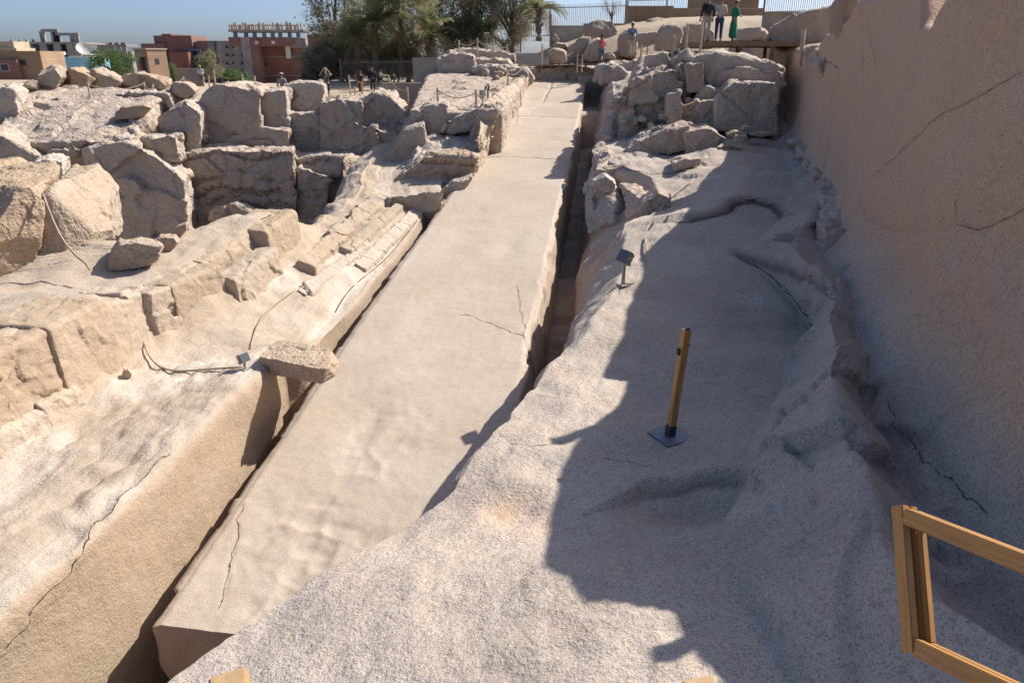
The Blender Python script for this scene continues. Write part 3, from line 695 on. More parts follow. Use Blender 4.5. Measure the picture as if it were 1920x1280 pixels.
cb([(-60, 172), (10, 168), (28, 174), (36, 222), (30, 285), (-60, 300)], 33, 3, vox=V8, seed=101)
cb([(20, 280, -1), (240, 268, -1), (300, 188, 5), (150, 176, 5.5), (25, 180, 5)], 31, 4, vox=V8, seed=102, amp=.45, cell=1.7, ext=(0, 2, -6))
cb([(190, 184), (245, 176), (312, 178), (322, 206), (255, 200), (190, 208)], 35.2, 3, vox=V8, seed=103, layers=1.2)
cb([(-60, 250), (0, 252), (72, 290), (84, 340), (-60, 360)], 29, 4, vox=V8, seed=104)
cb([(62, 306), (85, 300), (116, 303), (117, 345), (58, 345)], 26.5, 1.5, vox=0.07, seed=105, pale=.5)
cb([(95, 290, -1), (165, 285, -1), (285, 243, 1), (255, 214, 3), (165, 246, 2)], 30.5, 3, vox=V8, seed=106, amp=.5, cell=1.4, ext=(0, 2, -5))
cb([(270, 262), (330, 258), (335, 300), (285, 305)], 30, 3, vox=V8, seed=107)
cb([(163, 284), (205, 276), (251, 277), (290, 298), (339, 339), (350, 440), (284, 540), (205, 540), (195, 360)], 29, 5, vox=V8, seed=108, amp=0.8, cell=1.6)
cb([(296, 228), (350, 193), (376, 212), (376, 296), (325, 296)], 32, 4, vox=V8, seed=109, amp=0.6, cell=1.5)
cb([(372, 206), (383, 182), (405, 166), (440, 164), (482, 174), (484, 246), (440, 262), (386, 290)], 33.4, 5, vox=V8, seed=110, amp=0.4, cell=1.8)
cb([(400, 292), (440, 256), (484, 240), (538, 246), (538, 298)], 33.3, 5, vox=V8, seed=130, amp=0.4, cell=1.6)
cb([(386, 294), (440, 266), (500, 262), (538, 286), (538, 299)], 33.05, 2, vox=V8, seed=111, amp=0.4, stain=.9)
cb([(481, 175), (536, 171), (540, 252), (482, 246)], 34.1, 3, vox=V8, seed=112, amp=0.6)
cb([(536, 162), (575, 157), (604, 162), (604, 222), (540, 222)], 36.2, 4, vox=V8, seed=113, amp=0.7)
cb([(540, 217), (602, 217), (604, 310), (540, 312)], 34.4, 4, vox=V8, seed=114, amp=0.7)
cb([(603, 195), (640, 190), (677, 194), (664, 304), (606, 306)], 34.0, 4, vox=V8, seed=115, amp=0.9)
cb([(672, 204), (700, 180), (732, 186), (768, 226), (746, 272), (672, 292)], 34.6, 4, vox=V8, seed=116, amp=1.3)
cb([(668, 232), (742, 256), (722, 306), (664, 304)], 33.8, 3, vox=V8, seed=117, amp=1.1)
cb([(335, 293), (390, 288), (540, 290), (546, 402), (474, 500), (397, 500), (335, 372)], 31.6, 6, vox=0.05, seed=118, amp=0.7, layers=1.4, cell=1.2)
cb([(400, 400), (440, 385), (478, 400), (480, 470), (395, 470)], 30.4, 3, vox=0.07, seed=128, amp=1.0, layers=0.8)
cb([(543, 303), (656, 297), (656, 470), (543, 470)], 32.6, 4, vox=0.055, seed=119, amp=0.7, layers=1.3, cell=1.2)
cb([(560, 320), (620, 330), (600, 440), (560, 440)], 31.8, 3, vox=0.07, seed=129, amp=1.3, layers=0.6)
cb([(648, 300, -.5), (735, 286, 4.5), (740, 330, 4.5), (640, 470, -.5)], 32.2, 2, vox=V8, seed=120, amp=0.4, layers=0.5)
# the outcrop left of the obelisk's far half
outc = tag(empty('rock_outcrop', (-4, 29, -6)), kind='structure')
def oc(poly, y, th, **k): return cb(poly, y, th, parent=outc, **k)
oc([(716, 300), (762, 246), (792, 236), (795, 300), (750, 400), (672, 400)], 28.8, 5, vox=V8, seed=131, amp=0.5, cell=1.6)
oc([(783, 212), (800, 199), (836, 197), (840, 226), (826, 249), (796, 251)], 29.8, 3, vox=0.06, seed=132, amp=0.6)
oc([(832, 244), (848, 222), (896, 206), (888, 240), (850, 250)], 29.4, 3, vox=0.06, seed=133, amp=0.8)
oc([(896, 210), (935, 205), (912, 262), (884, 262)], 29.0, 2.5, vox=0.06, seed=134, amp=1.1)
oc([(735, 350, -.5), (775, 300, 0), (885, 296, -.5), (918, 256, 2.5), (800, 254, 2.5)], 27.2, 3, vox=0.06, seed=135, amp=0.7)
oc([(752, 336), (800, 296), (868, 290), (893, 300), (858, 372), (752, 376)], 26.4, 4, vox=0.055, seed=136, amp=0.7, layers=1.1, stain=.3)
oc([(846, 344), (886, 332), (858, 372), (812, 374)], 25.4, 2, vox=0.05, seed=137, amp=1.0, layers=.6)
oc([(780, 212, -1), (935, 212, -1), (985, 150, 14), (930, 138, 16), (810, 142, 15)], 31.5, 3, ext=(0, 1.0, -4), vox=0.1, seed=138, amp=0.35, cell=1.8)
oc([(900, 262, -1), (930, 205, 4), (988, 152, 15), (975, 148, 15), (905, 200, 3)], 28.0, 3, ext=(-.6, 1.0, -4), vox=0.1, seed=139, amp=0.6, cell=1.3, stain=.4)
# far rock shelf behind the obelisk's head
shelf = tag(empty('rock_shelf', (0, 46, -4)), kind='structure')
def sc(poly, y, th, **k): return cb(poly, y, th, parent=shelf, vox=k.pop('vox', 0.09), **k)
sc([(822, 112), (845, 102), (886, 106), (892, 136), (858, 150), (826, 150)], 46, 4, seed=141, amp=1.1, layers=.5)
sc([(888, 128), (940, 122), (985, 132), (992, 152), (930, 156), (896, 146)], 45, 3, seed=142, amp=0.9, layers=.6)
sc([(893, 112), (950, 114), (966, 126), (900, 128)], 46.5, 3, seed=143, amp=1.0)
sc([(846, 98), (890, 92), (930, 97), (960, 104), (960, 116), (860, 112)], 48.5, 3, seed=144, amp=1.0)
sc([(984, 130), (1050, 125), (1125, 126), (1132, 150), (985, 152)], 47.2, 3, seed=145, amp=0.8, layers=.5)
sc([(1086, 146), (1140, 142), (1130, 240), (1084, 240)], 46.2, 2, seed=146, amp=0.3, stain=.7)
sc([(1125, 124), (1190, 118), (1215, 130), (1190, 150), (1120, 152)], 43.5, 3, seed=147, amp=1.2)
sc([(1130, 132), (1160, 124), (1175, 140), (1165, 160), (1128, 156)], 41.0, 2, seed=148, amp=1.2)
sc([(930, 136), (985, 128), (1000, 150), (985, 166), (925, 160)], 44.0, 2, seed=149, amp=1.0)
# the outcrop on the right, below the viewing platform
outr = tag(empty('rock_outcrop', (9, 28, -4)), kind='structure')
def oq(poly, y, th, **k): return cb(poly, y, th, parent=outr, **k)
oq([(1158, 275, -1), (1172, 200, -.5), (1204, 114, 3.5), (1240, 108, 4), (1215, 180, 1)], 30.6, 3, vox=0.07, seed=151, amp=0.6, cell=1.3)
oq([(1212, 142), (1216, 106), (1250, 100), (1256, 124), (1240, 142)], 30.5, 2, vox=0.06, seed=152, amp=0.5)
oq([(1190, 158), (1230, 140), (1270, 132), (1284, 224), (1240, 250), (1168, 290), (1160, 270)], 28.4, 3.5, vox=0.06, seed=153, amp=1.2, stain=.3)
oq([(1262, 112), (1290, 96), (1292, 150), (1275, 160)], 29.4, 2, vox=0.06, seed=154, amp=1.0)
oq([(1270, 130), (1288, 126), (1292, 236), (1272, 238)], 28.6, 2, vox=0.055, seed=155, amp=1.0, stain=.8)
oq([(1286, 122), (1318, 118), (1320, 170), (1288, 172)], 28.2, 2, vox=0.06, seed=156, amp=0.5)
oq([(1292, 112), (1333, 103), (1400, 106), (1458, 124), (1462, 164), (1316, 168)], 28.8, 3, vox=0.07, seed=157, amp=0.5, cell=1.5)
oq([(1350, 132), (1385, 126), (1460, 136), (1462, 168), (1345, 172)], 28.6, 3, vox=0.06, seed=158, amp=0.6, cell=1.2)
oq([(1304, 186), (1318, 166), (1378, 160), (1380, 186), (1306, 196)], 28.2, 3, vox=0.06, seed=159, amp=0.7)
oq([(1346, 190), (1376, 157), (1448, 158), (1456, 172), (1453, 250), (1404, 250), (1345, 240)], 26.9, 2.2, vox=0.05, seed=160, amp=0.35, cell=1.4)
oq([(1306, 193), (1348, 186), (1346, 242), (1306, 240)], 27.6, 2, vox=0.055, seed=161, amp=0.6)
oq([(1250, 178), (1276, 172), (1280, 232), (1252, 236)], 27.4, 1.5, vox=0.05, seed=162, amp=1.1)
oq([(1278, 200), (1308, 192), (1308, 240), (1280, 240)], 27.6, 1.5, vox=0.05, seed=163, amp=1.2, layers=.5, stain=.7)
oq([(1160, 294), (1205, 262), (1250, 244), (1254, 284), (1168, 304)], 25.4, 2, vox=0.05, seed=164, amp=0.8)
oq([(1250, 246), (1290, 238), (1296, 280), (1252, 288)], 25.2, 1.6, vox=0.05, seed=165, amp=1.1)
oq([(1284, 250), (1330, 240), (1360, 262), (1330, 284), (1290, 288)], 25.0, 1.6, vox=0.05, seed=166, amp=0.9)
oq([(1262, 306), (1285, 298), (1312, 299), (1310, 311), (1264, 322)], 22.2, 0.8, vox=0.035, seed=167, amp=0.8)
oq([(1200, 410), (1206, 382), (1234, 362), (1258, 374), (1258, 402)], 18.3, 0.9, vox=0.03, seed=168, amp=1.3)
oq([(1112, 345), (1135, 332), (1155, 345), (1150, 362), (1118, 362)], 22.2, 0.9, vox=0.04, seed=169, amp=1.1, pale=.5)
oq([(1122, 318), (1185, 312), (1232, 330), (1228, 350), (1160, 340), (1126, 335)], 23.4, 1.5, vox=0.045, seed=170, amp=0.8)
oq([(1535, 118), (1560, 96), (1592, 62), (1605, 90), (1600, 130), (1545, 150)], 21.5, 2, vox=0.05, seed=172, amp=0.7)
oq([(1580, 62), (1584, 0), (1608, -20), (1612, 140), (1600, 150)], 19.5, 2, vox=0.05, seed=173, amp=0.4, mat=R_WALL, cell=1.5)

rs_ = random.Random(5)
for k in range(15):
    px = rs_.uniform(1150, 1300); py = rs_.uniform(140, 285); w_ = rs_.uniform(12, 26); h_ = rs_.uniform(8, 18); yy = 27.5 - (py - 215) * 0.022 + (px < 1200) * .6
    oq([(px - w_ / 2, py + h_ * .5), (px - w_ * .4, py - h_ * .4), (px + w_ * .1, py - h_ * .6), (px + w_ * .5, py - h_ * .2), (px + w_ * .45, py + h_ * .5)], yy, 0.9, vox=0.04, seed=400 + k, amp=1.0, cell=.6, cutd=1.0, stain=rs_.choice([0, .3, .7]))
for k in range(14):
    px = rs_.uniform(905, 1000) if k % 2 else rs_.uniform(1125, 1215); py = rs_.uniform(118, 160); w_ = rs_.uniform(10, 24); h_ = rs_.uniform(6, 12)
    sc([(px - w_ / 2, py + h_ * .5), (px - w_ * .4, py - h_ * .4), (px + w_ * .1, py - h_ * .6), (px + w_ * .5, py - h_ * .2), (px + w_ * .45, py + h_ * .5)], 44 - (py - 120) * .08, 0.9, vox=0.06, seed=430 + k, amp=1.0, cell=.6, cutd=1.0)
def face_on(quad, h, seed, **k):
    P = []
    for q in quad:
        v = snap(RG, [q, (q[0] + 1, q[1])])[0]; P += [v + np.array([-h, -h * .3, h * .5]), v + np.array([.5, .2, -.5])]
    return cb(None, None, None, parent=outr, mat=R_LED, pts=P, vox=.035, seed=seed, amp=.55, cell=.8, cuts=10, cutd=.35, **k)
for k, (qd, h) in enumerate([([(1100, 350), (1128, 322), (1160, 345), (1165, 412), (1112, 440)], .16), 
                             ([(1112, 292), (1136, 262), (1152, 290), (1130, 318)], .14), ([(1168, 345), (1205, 350), (1222, 385), (1180, 410)], .12), ([(1126, 255), (1140, 215), (1160, 222), (1150, 262)], .15)]):
    face_on(qd, h, 480 + k, stain=.3)
# chipped stones at the foot of the great wall
for k, (px, py, w, h, yy) in enumerate([(1500, 272, 40, 14, 23), (1520, 290, 44, 18, 21), (1534, 312, 46, 22, 19.4), (1552, 335, 50, 26, 17.6), (1560, 362, 54, 26, 15.8), (1570, 388, 54, 30, 14.4), (1572, 420, 54, 38, 13.2), (1568, 455, 46, 34, 12.3)]):
    oq([(px - w / 2, py + h / 2), (px - w / 2.6, py - h / 2.8), (px, py - h / 1.9), (px + w / 1.5, py - h / 1.6), (px + w / 1.4, py + h / 1.5)], yy + .15, 1.2, vox=0.035, seed=180 + k, amp=1.3, mat=R_LED, cell=0.5, cutd=1.0)

# ------------------------------------------------------------------ step blocks of the left slab
stepb = tag(empty('stepped_rock_face', (0, 0, 0)), kind='structure')
def step_seg(y1, y2, proud, off, seed, stain=.6, back=1.3, low=0.0, **k):
    P = []
    for y in (y1, y2):
        bx, bz = np.interp(y, LY, LB[:, 0]), np.interp(y, LY, LB[:, 1]); tz_ = np.interp((y1 + y2) / 2 if k.get('flat') else y, LY, LT[:, 1]) + off
        P += [(bx + proud, y, bz - 0.25), (bx + proud - 0.10, y, tz_ - 0.05), (bx + proud - 0.2, y, tz_), (bx - back, y + .1, tz_ + .02), (bx - back, y + .1, bz - .25)]
    k.pop('flat', None)
    return cb(None, None, None, parent=stepb, cuts=k.pop('cuts', 6), cutd=.2, mat=R_LEFT, pts=P, vox=k.pop('vox', 0.032), seed=seed, stain=stain, amp=k.pop('amp', .55), cell=k.pop('cell', .9), **k)
for k, (y1, y2, pr, off, sn, am) in enumerate([(5.0, 7.9, -.12, .05, .6, .7), (7.85, 9.5, -.05, .06, .7, .8), (9.45, 10.5, -.12, .03, .8, .6), (10.45, 11.9, -.04, .07, .75, .5), (11.85, 12.75, -.1, .0, .5, .5), (12.7, 13.1, -.18, .05, .4, .9),
                                             (13.05, 13.6, -.08, .02, .5, .9), (13.6, 14.9, -.15, .02, .85, .4), (14.9, 16.7, -.5, .05, .8, .5), (16.65, 18.1, -.12, .06, .9, .35)]):
    step_seg(y1, y2, pr, off, 201 + k, sn, amp=am)
step_seg(14.85, 16.6, 0.12, -.28, 231, .25, back=.45, amp=.5)          # the prism that stands in front of the face
step_seg(6.6, 7.6, 0.14, -.8, 235, .4, back=.4, amp=1.0, cell=.4, vox=.025)
step_seg(9.85, 10.6, 0.10, -.95, 236, .5, back=.3, amp=1.2, cell=.35, vox=.022)
step_seg(7.55, 8.2, 0.05, -.5, 237, .7, back=.4, amp=1.1, cell=.35, vox=.025)
step_seg(8.2, 9.0, 0.12, -.95, 232, .3, back=.3, amp=1.0, cell=.4, vox=.025)
step_seg(9.0, 9.9, 0.10, -1.0, 233, .3, back=.3, amp=1.2, cell=.4, vox=.025)
def st(poly, y, th, **k): return cb(poly, y, th, parent=stepb, mat=k.pop('mat', R_LEFT), **k)
def slab_on(quad, h, seed, **k):
    P = []
    for q in quad:
        v = snap(LG, [q, (q[0] + 1, q[1])])[0]; P += [v + np.array([0, 0, h]), v + np.array([0, 0, -.4])]
    return cb(None, None, None, parent=stepb, mat=R_LEFT, pts=P, vox=.03, seed=seed, amp=k.pop('amp', .5) * .5, cell=k.pop('cell', 1.1), cuts=8, cutd=.3, **k)
slab_on([(562, 500), (588, 515), (668, 440), (648, 424)], .22, 241, stain=.6)
slab_on([(618, 446), (648, 454), (735, 376), (712, 366)], .20, 242, stain=.2, amp=.9)
slab_on([(560, 548), (578, 560), (700, 462), (688, 452)], .10, 243, pale=.5)
slab_on([(668, 500), (690, 512), (800, 402), (780, 392)], .12, 244, pale=.3)
slab_on([(640, 470), (660, 480), (760, 395), (745, 385)], .16, 245, stain=.3)
st([(706, 372), (735, 372), (828, 362), (812, 395), (760, 400), (705, 395)], 23.0, 0.8, ext=(0, .6, -.8), vox=0.04, seed=211, amp=0.9, cell=.6)

# ------------------------------------------------------------------ loose rocks
thing_rock('great pale boulder at the left edge, overlooking the deep pit', [(84, 352), (102, 338, .6), (165, 321, 2.0), (203, 375, 1.8), (210, 470, .6), (150, 530), (55, 560, -.3)], 14.6, 2.5, seed=221, vox=0.035, amp=0.45, cell=1.4)
thing_rock('long brown boulder running out of the left edge beside the deep pit', [(-160, 345, 1.5), (-20, 328, 2), (72, 330, 1.2), (86, 350), (48, 560, -.4), (-160, 600, -1)], 14.0, 2.5, seed=222, vox=0.04, amp=0.5, cell=1.3, stain=.5)
thing_rock('flat-topped boulder lying alone on the pale slab', [(197, 492), (203, 470), (216, 458), (262, 456), (303, 464), (292, 490), (262, 502), (206, 508)], 13.6, 0.55, seed=223, on=1, cuts=7, cutd=.5, vox=0.022, amp=0.8, cell=.5)
thing_rock('small pinkish boulder at the slab edge above the pit', [(284, 462), (296, 446), (326, 446), (334, 458), (320, 470)], 15.4, 0.4, seed=224, on=1, cuts=7, cutd=.5, vox=0.02, amp=0.7, cell=.4)
thing_rock('small grey stone perched highest on the slab rim', [(320, 438), (330, 426), (349, 419), (350, 432), (338, 444)], 16.3, 0.3, seed=225, on=1, cuts=7, cutd=.5, vox=0.02, amp=0.8, cell=.3)
thing_rock('fist-sized stone lying on the tool-marked ridge', [(227, 708), (230, 697), (240, 694), (247, 700), (244, 709)], 11.8, 0.12, seed=226, on=1, cuts=7, cutd=.5, vox=0.008, amp=1.0, cell=.1, cat='stone', name='stone')
thing_rock('long granite block bridging the trench onto the obelisk', [(484, 668), (520, 634), (633, 656), (612, 694)], None, 0, z=-5.0, ext=(0.02, 0.05, -.34), seed=227, vox=0.018, amp=0.45, cell=.5, cat='stone block', name='bridging_stone_block', stain=.2, shrink=.04)
thing_rock('orange slab leaning tilted on the far-left terrace', [(211, 214), (216, 203), (270, 197), (282, 203), (262, 222), (215, 226)], 31.5, 1.0, seed=228, vox=0.05, amp=0.5, stain=.6)
for k, (lab, poly, yy, kw) in enumerate([
    ('upright round boulder on the far-left plateau rim', [(66, 172), (70, 135), (88, 123), (112, 126), (121, 160), (112, 176)], 36, {}),
    ('dark squat boulder at the left end of the far plateau rim', [(14, 172), (30, 156), (66, 150), (72, 176), (20, 178)], 35.5, {}),
    ('low orange boulder right of the upright round one', [(116, 172), (118, 136), (140, 126), (176, 148), (170, 168)], 37, {'stain': .7}),
    ('leaning wedge boulder beside the green tree', [(160, 166), (166, 130), (186, 127), (226, 152), (216, 172)], 37.5, {}),
    ('long low pale boulder in front of the small brick hut', [(222, 170), (228, 142), (260, 138), (316, 152), (312, 172)], 38.5, {'stain': .4}),
    ('grey boulder below the rope posts near the far-left hut', [(312, 170), (320, 154), (348, 156), (366, 170), (350, 184), (316, 184)], 36, {}),
    ('stone heap at the rim right of the man on the far plateau', [(528, 160), (534, 156), (572, 158), (602, 174), (590, 180), (530, 178)], 37, {})]):
    thing_rock(lab, poly, yy, 2.0, seed=230 + k, vox=0.06, amp=0.7, **kw)
for k, (lab, poly, yy, kw) in enumerate([
    ('large rounded boulder topping the cluster below the bar fence', [(1097, 60), (1104, 44), (1120, 38), (1152, 38), (1161, 52), (1158, 72), (1120, 78), (1098, 76)], 53, dict(round_=.35)),
    ('round pale boulder under the brick wall', [(1205, 57), (1212, 42), (1232, 33), (1252, 36), (1256, 54)], 56, dict(round_=.45)),
    ('tall boulder behind the rope posts of the platform', [(1228, 96), (1234, 66), (1246, 46), (1272, 43), (1282, 60), (1276, 98)], 44, dict(round_=.3)),
    ('broad boulder directly behind the three platform visitors', [(1274, 92), (1280, 50), (1310, 42), (1340, 60), (1342, 90)], 45, dict(round_=.2)),
    ('upright boulder beside the man in the white cap', [(1160, 108), (1164, 66), (1178, 56), (1196, 68), (1196, 110)], 49, dict(round_=.3)),
    ('wide boulder between the white-capped man and the platform', [(1194, 106), (1196, 62), (1236, 58), (1240, 96)], 51, dict(round_=.15)),
    ('tilted pale boulder behind the woman in pink', [(1092, 112), (1100, 84), (1122, 70), (1133, 78), (1128, 116), (1105, 120)], 49, dict(round_=.35)),
    ('grey boulder left of the tilted pale one', [(1076, 102), (1080, 76), (1108, 68), (1108, 98), (1088, 106)], 50, dict(round_=.35)),
    ('dark shaded boulder beside the stone stairs', [(1024, 122), (1026, 98), (1040, 90), (1060, 96), (1066, 120)], 49, dict(round_=.3)),
    ('small round stone right of the woman in pink', [(1134, 112), (1138, 102), (1150, 99), (1156, 112)], 48, dict(round_=.3)),
    ('low brown boulder above the stone stairs', [(1032, 90), (1042, 80), (1062, 82), (1066, 91)], 52, dict(round_=.3)),
    ('dark rock wedge under the bar fence plinth', [(1034, 74), (1040, 64), (1048, 74), (1046, 78)], 55, dict()),
    ('broad sunlit boulder right of the woman in green', [(1382, 76), (1386, 54), (1430, 48), (1450, 62), (1448, 76)], 42, dict(round_=.2)),
    ('steep brown rock rising at the right end of the platform', [(1438, 76), (1450, 50), (1490, 30), (1545, 14), (1580, 10), (1590, 90), (1500, 88)], 34, dict(stain=.2)),
    ('pale stones lying under the right platform end', [(1515, 100), (1530, 86), (1562, 84), (1572, 96), (1545, 112)], 25.5, dict())]):
    kw.setdefault('round_', 0)
    thing_rock(lab, poly, yy, 2.2, seed=250 + k, vox=0.07, amp=0.6, **kw)
for k, (lab, poly, yy) in enumerate([
    ('flat loose stone at the shadow edge below the dark block', [(1362, 252), (1378, 246), (1400, 248), (1402, 256), (1366, 258)], 24.6),
    ('small stone on top of the loose pair at the shadow edge', [(1388, 246), (1396, 236), (1406, 238), (1406, 246)], 24.8),
    ('chunky loose stone nearest the shadow edge', [(1374, 268), (1380, 254), (1402, 253), (1404, 266)], 24.2),
    ('thin dark stone under the dark block corner', [(1404, 254), (1420, 248), (1450, 248), (1430, 258)], 25.4)]):
    thing_rock(lab, poly, yy, 0.6, seed=280 + k, vox=0.03, amp=0.7, cell=.5, cat='stone', name='stone')

# ================================================================== plateau and pit floor
def ground_sheet():
    xs = np.concatenate([np.linspace(-900, -60, 24), np.linspace(-56, 46, 240), np.linspace(50, 900, 24)])
    ysg = np.concatenate([np.exp(np.linspace(math.log(36.5), math.log(120), 150)), np.linspace(135, 3000, 40)])
    X, Y = np.meshgrid(xs, ysg)
    pxx = X / Y * 1350
    # rises to the right, behind the viewing platform, and is level on the left
    rise = sstep(-6, 8, X) * sstep(44, 54, Y) * 3.6 + sstep(4, 14, X) * 1.0 * sstep(34, 46, Y)
    Zg = -2.6 + 0.9 * sstep(-13, -20, X) * sstep(60, 45, Y) + rise + sstep(60, 260, Y) * -5.0 + 0.9 * sstep(48, 58, Y) * sstep(-22, -14, X) * sstep(80, 60, Y)
    Zg = Zg - 7.0 * sstep(38.5, 36.8, Y) * sstep(5, 2, X) - 3.0 * sstep(38.5, 36.8, Y) * sstep(2, 5, X)
    P = np.stack([X, Y, Zg], -1)
    P[..., 2] += (0.10 * fbm(P, 0.12, 3, 301) + 0.07 * fbm(P, 0.9, 3, 302)) * sstep(1e4, 200, Y)
    me = mesh_np('ground', P.reshape(-1, 3), gfaces(*P.shape[:2])); set_rk(me, 0 * X, 0 * X, 0 * X)
    tag(link('ground', me, R_SAND), kind='structure')
ground_sheet()
def pit_floor():
    xs = np.linspace(-60, 4, 110); y2 = np.linspace(-10, 40, 90); X, Y = np.meshgrid(xs, y2)
    P = np.stack([X, Y, -8.9 + 0 * X], -1); P[..., 2] += 0.5 * fbm(P, 0.2, 3, 305) + 0.12 * fbm(P, 1.2, 3, 306)
    # the far and left flanks of the pit climb to the plateau
    P[..., 2] += 7.0 * sstep(-17, -30, X) * sstep(20, 28, Y)
    me = mesh_np('pit_floor', P.reshape(-1, 3), gfaces(*P.shape[:2])); set_rk(me, 0 * X, 0 * X, 0 * X)
    tag(link('pit_floor', me, R_CLIFF), kind='structure')
pit_floor()

# ================================================================== made things
W_RAIL = wood('oiled_wood', (0.50, 0.25, 0.075), (26, 26, 1.4), 0.6)
W_PALE = wood('sawn_pale_wood', (0.50, 0.33, 0.17), (9, 9, 9), 0.6)
W_DECK = wood('deck_wood', (0.22, 0.12, 0.065), (6, 6, 6), 0.6)
W_POST = wood('pale_post_wood', (0.46, 0.34, 0.22), (14, 14, 2), 0.7)
M_BLACK = plain('black_steel', (0.03, 0.032, 0.036), 0.5, 0.2, 9)
M_GREYST = plain('grey_steel_plate', (0.16, 0.18, 0.21), 0.45, 0.2, 9)
M_LAMP = plain('lamp_grey', (0.33, 0.31, 0.26), 0.5, 0.2, 20)
M_GLASS = plain('lamp_glass', (0.10, 0.11, 0.12), 0.12, 0.1, 4)
M_CABLE = plain('conduit', (0.36, 0.29, 0.20), 0.65, 0.3, 6)
M_DARKC = plain('dark_cable', (0.07, 0.06, 0.05), 0.7, 0.3, 6)
M_ROPE = plain('rope', (0.33, 0.25, 0.16), 0.9, 0.3, 30)
M_POSTC = plain('concrete_post', (0.47, 0.39, 0.28), 0.9, 0.3, 5, bump=.3)
M_CONC = plain('concrete', (0.40, 0.345, 0.28), 0.9, 0.25, 0.8, bump=.3)
M_CONC2 = plain('raw_concrete_frame', (0.27, 0.25, 0.235), 0.9, 0.3, 0.6)
M_RUST = plain('rusty_bar', (0.33, 0.26, 0.19), 0.8, 0.4, 4)
M_DARKW = plain('dark_opening', (0.022, 0.024, 0.03), 0.5, 0.2, 1)
M_WHITEP = plain('white_plaster', (0.62, 0.60, 0.58), 0.9, 0.15, 0.4)
M_BLUEP = plain('sky_blue_plaster', (0.22, 0.50, 0.62), 0.9, 0.2, 0.3)
M_BLUEB = plain('blue_panel', (0.11, 0.16, 0.24), 0.7, 0.25, 0.6)
M_GREYP = plain('grey_plaster', (0.24, 0.225, 0.22), 0.9, 0.25, 0.4)
M_CREAM = plain('cream_plaster', (0.45, 0.37, 0.26), 0.9, 0.2, 0.4)
M_DISH = plain('dish_paint', (0.55, 0.53, 0.48), 0.5, 0.15, 1)
def brick_mat(name, a, b, mortar, sc):
    m, n, l, bs = nt(name)
    co = n.new('ShaderNodeTexCoord').outputs['Object']
    mp = n.new('ShaderNodeMapping'); mp.inputs['Rotation'].default_value = (PI / 2, 0, 0); l.new(co, mp.inputs['Vector'])
    t = n.new('ShaderNodeTexBrick'); t.inputs['Color1'].default_value = (*a, 1); t.inputs['Color2'].default_value = (*b, 1); t.inputs['Mortar'].default_value = (*mortar, 1)
    t.inputs['Scale'].default_value = sc; t.inputs['Mortar Size'].default_value = 0.012; t.inputs['Brick Width'].default_value = 0.5; t.inputs['Row Height'].default_value = 0.22
    l.new(mp.outputs[0], t.inputs['Vector'])
    geo = n.new('ShaderNodeNewGeometry').outputs['Position']
    c = mixc(n, l, ramp(n, l, noise_n(n, l, geo, 0.35, 5, .65), .35, .7, 0, .5), t.outputs['Color'], tuple(v * 0.6 for v in b))
    l.new(c, bs.inputs['Base Color']); bs.inputs['Roughness'].default_value = 0.95
    return m
B_RED = brick_mat('red_brick', (0.26, 0.125, 0.10), (0.21, 0.105, 0.085), (0.23, 0.17, 0.14), 1.4)
B_RED2 = brick_mat('dark_red_brick', (0.25, 0.10, 0.075), (0.20, 0.085, 0.065), (0.24, 0.15, 0.12), 1.4)
B_TAN = brick_mat('tan_brick', (0.36, 0.25, 0.16), (0.29, 0.19, 0.125), (0.18, 0.13, 0.09), 1.7)

def ground_at(px, py, y): return Vector(Yp(px, py, y))
def prect(px0, px1, py0, py1, y): # rect of photo pixels at depth y -> centre, width, height
    a = Yp(px0, py1, y); b = Yp(px1, py0, y); return Vector((a + b) / 2), b[0] - a[0], b[2] - a[2]

# ------------------------------------------------------------------ the wooden post on its steel foot
def railing_post():
    b = Vector(Zp(1258, 797, -3.74)); snapb = snap(RG, [(1258, 797), (1259, 797)])[0]; b.z = snapb[2] + 0.035
    t = Vector(Yp(1287, 618, b.y - 0.02)); ax = (t - b).normalized(); L = (t - b).length
    r = empty('railing_post', b); r.rotation_euler = ax.to_track_quat('Z', 'X').to_euler()
    tag(r, 'square wooden railing post standing alone on a steel foot in the wall shadow', 'post')
    R = Matrix.Rotation(math.radians(38), 3, 'Z')
    MB().box((0, 0, L * 0.54), (0.078, 0.078, L * 0.92), R).build('shaft', W_RAIL, r, 0.004)
    MB().box((0, 0, 0.06), (0.088, 0.088, 0.12), R).build('shoe', M_BLACK, r, 0.003)
    pl = MB().box((0, 0, -0.008), (0.36, 0.36, 0.016), Matrix.Rotation(math.radians(30), 3, 'Z')).build('foot_plate', M_GREYST, r, 0.003)
    pl.rotation_euler = (r.rotation_euler.to_matrix().inverted() @ Matrix.Rotation(math.radians(3), 3, 'X')).to_euler()
    MB().box((0.045, 0.02, L * 0.80), (0.03, 0.05, 0.075), R).build('bracket', M_BLACK, r, 0.008)
    MB().box((-0.01, -0.0, L * 1.005), (0.05, 0.03, 0.025), R).build('top_bracket', M_BLACK, r, 0.003)
    MB().box((-0.03, -0.0, L * 0.87), (0.05, 0.05, 0.008), R).build('groove', M_BLACK, r)
railing_post()

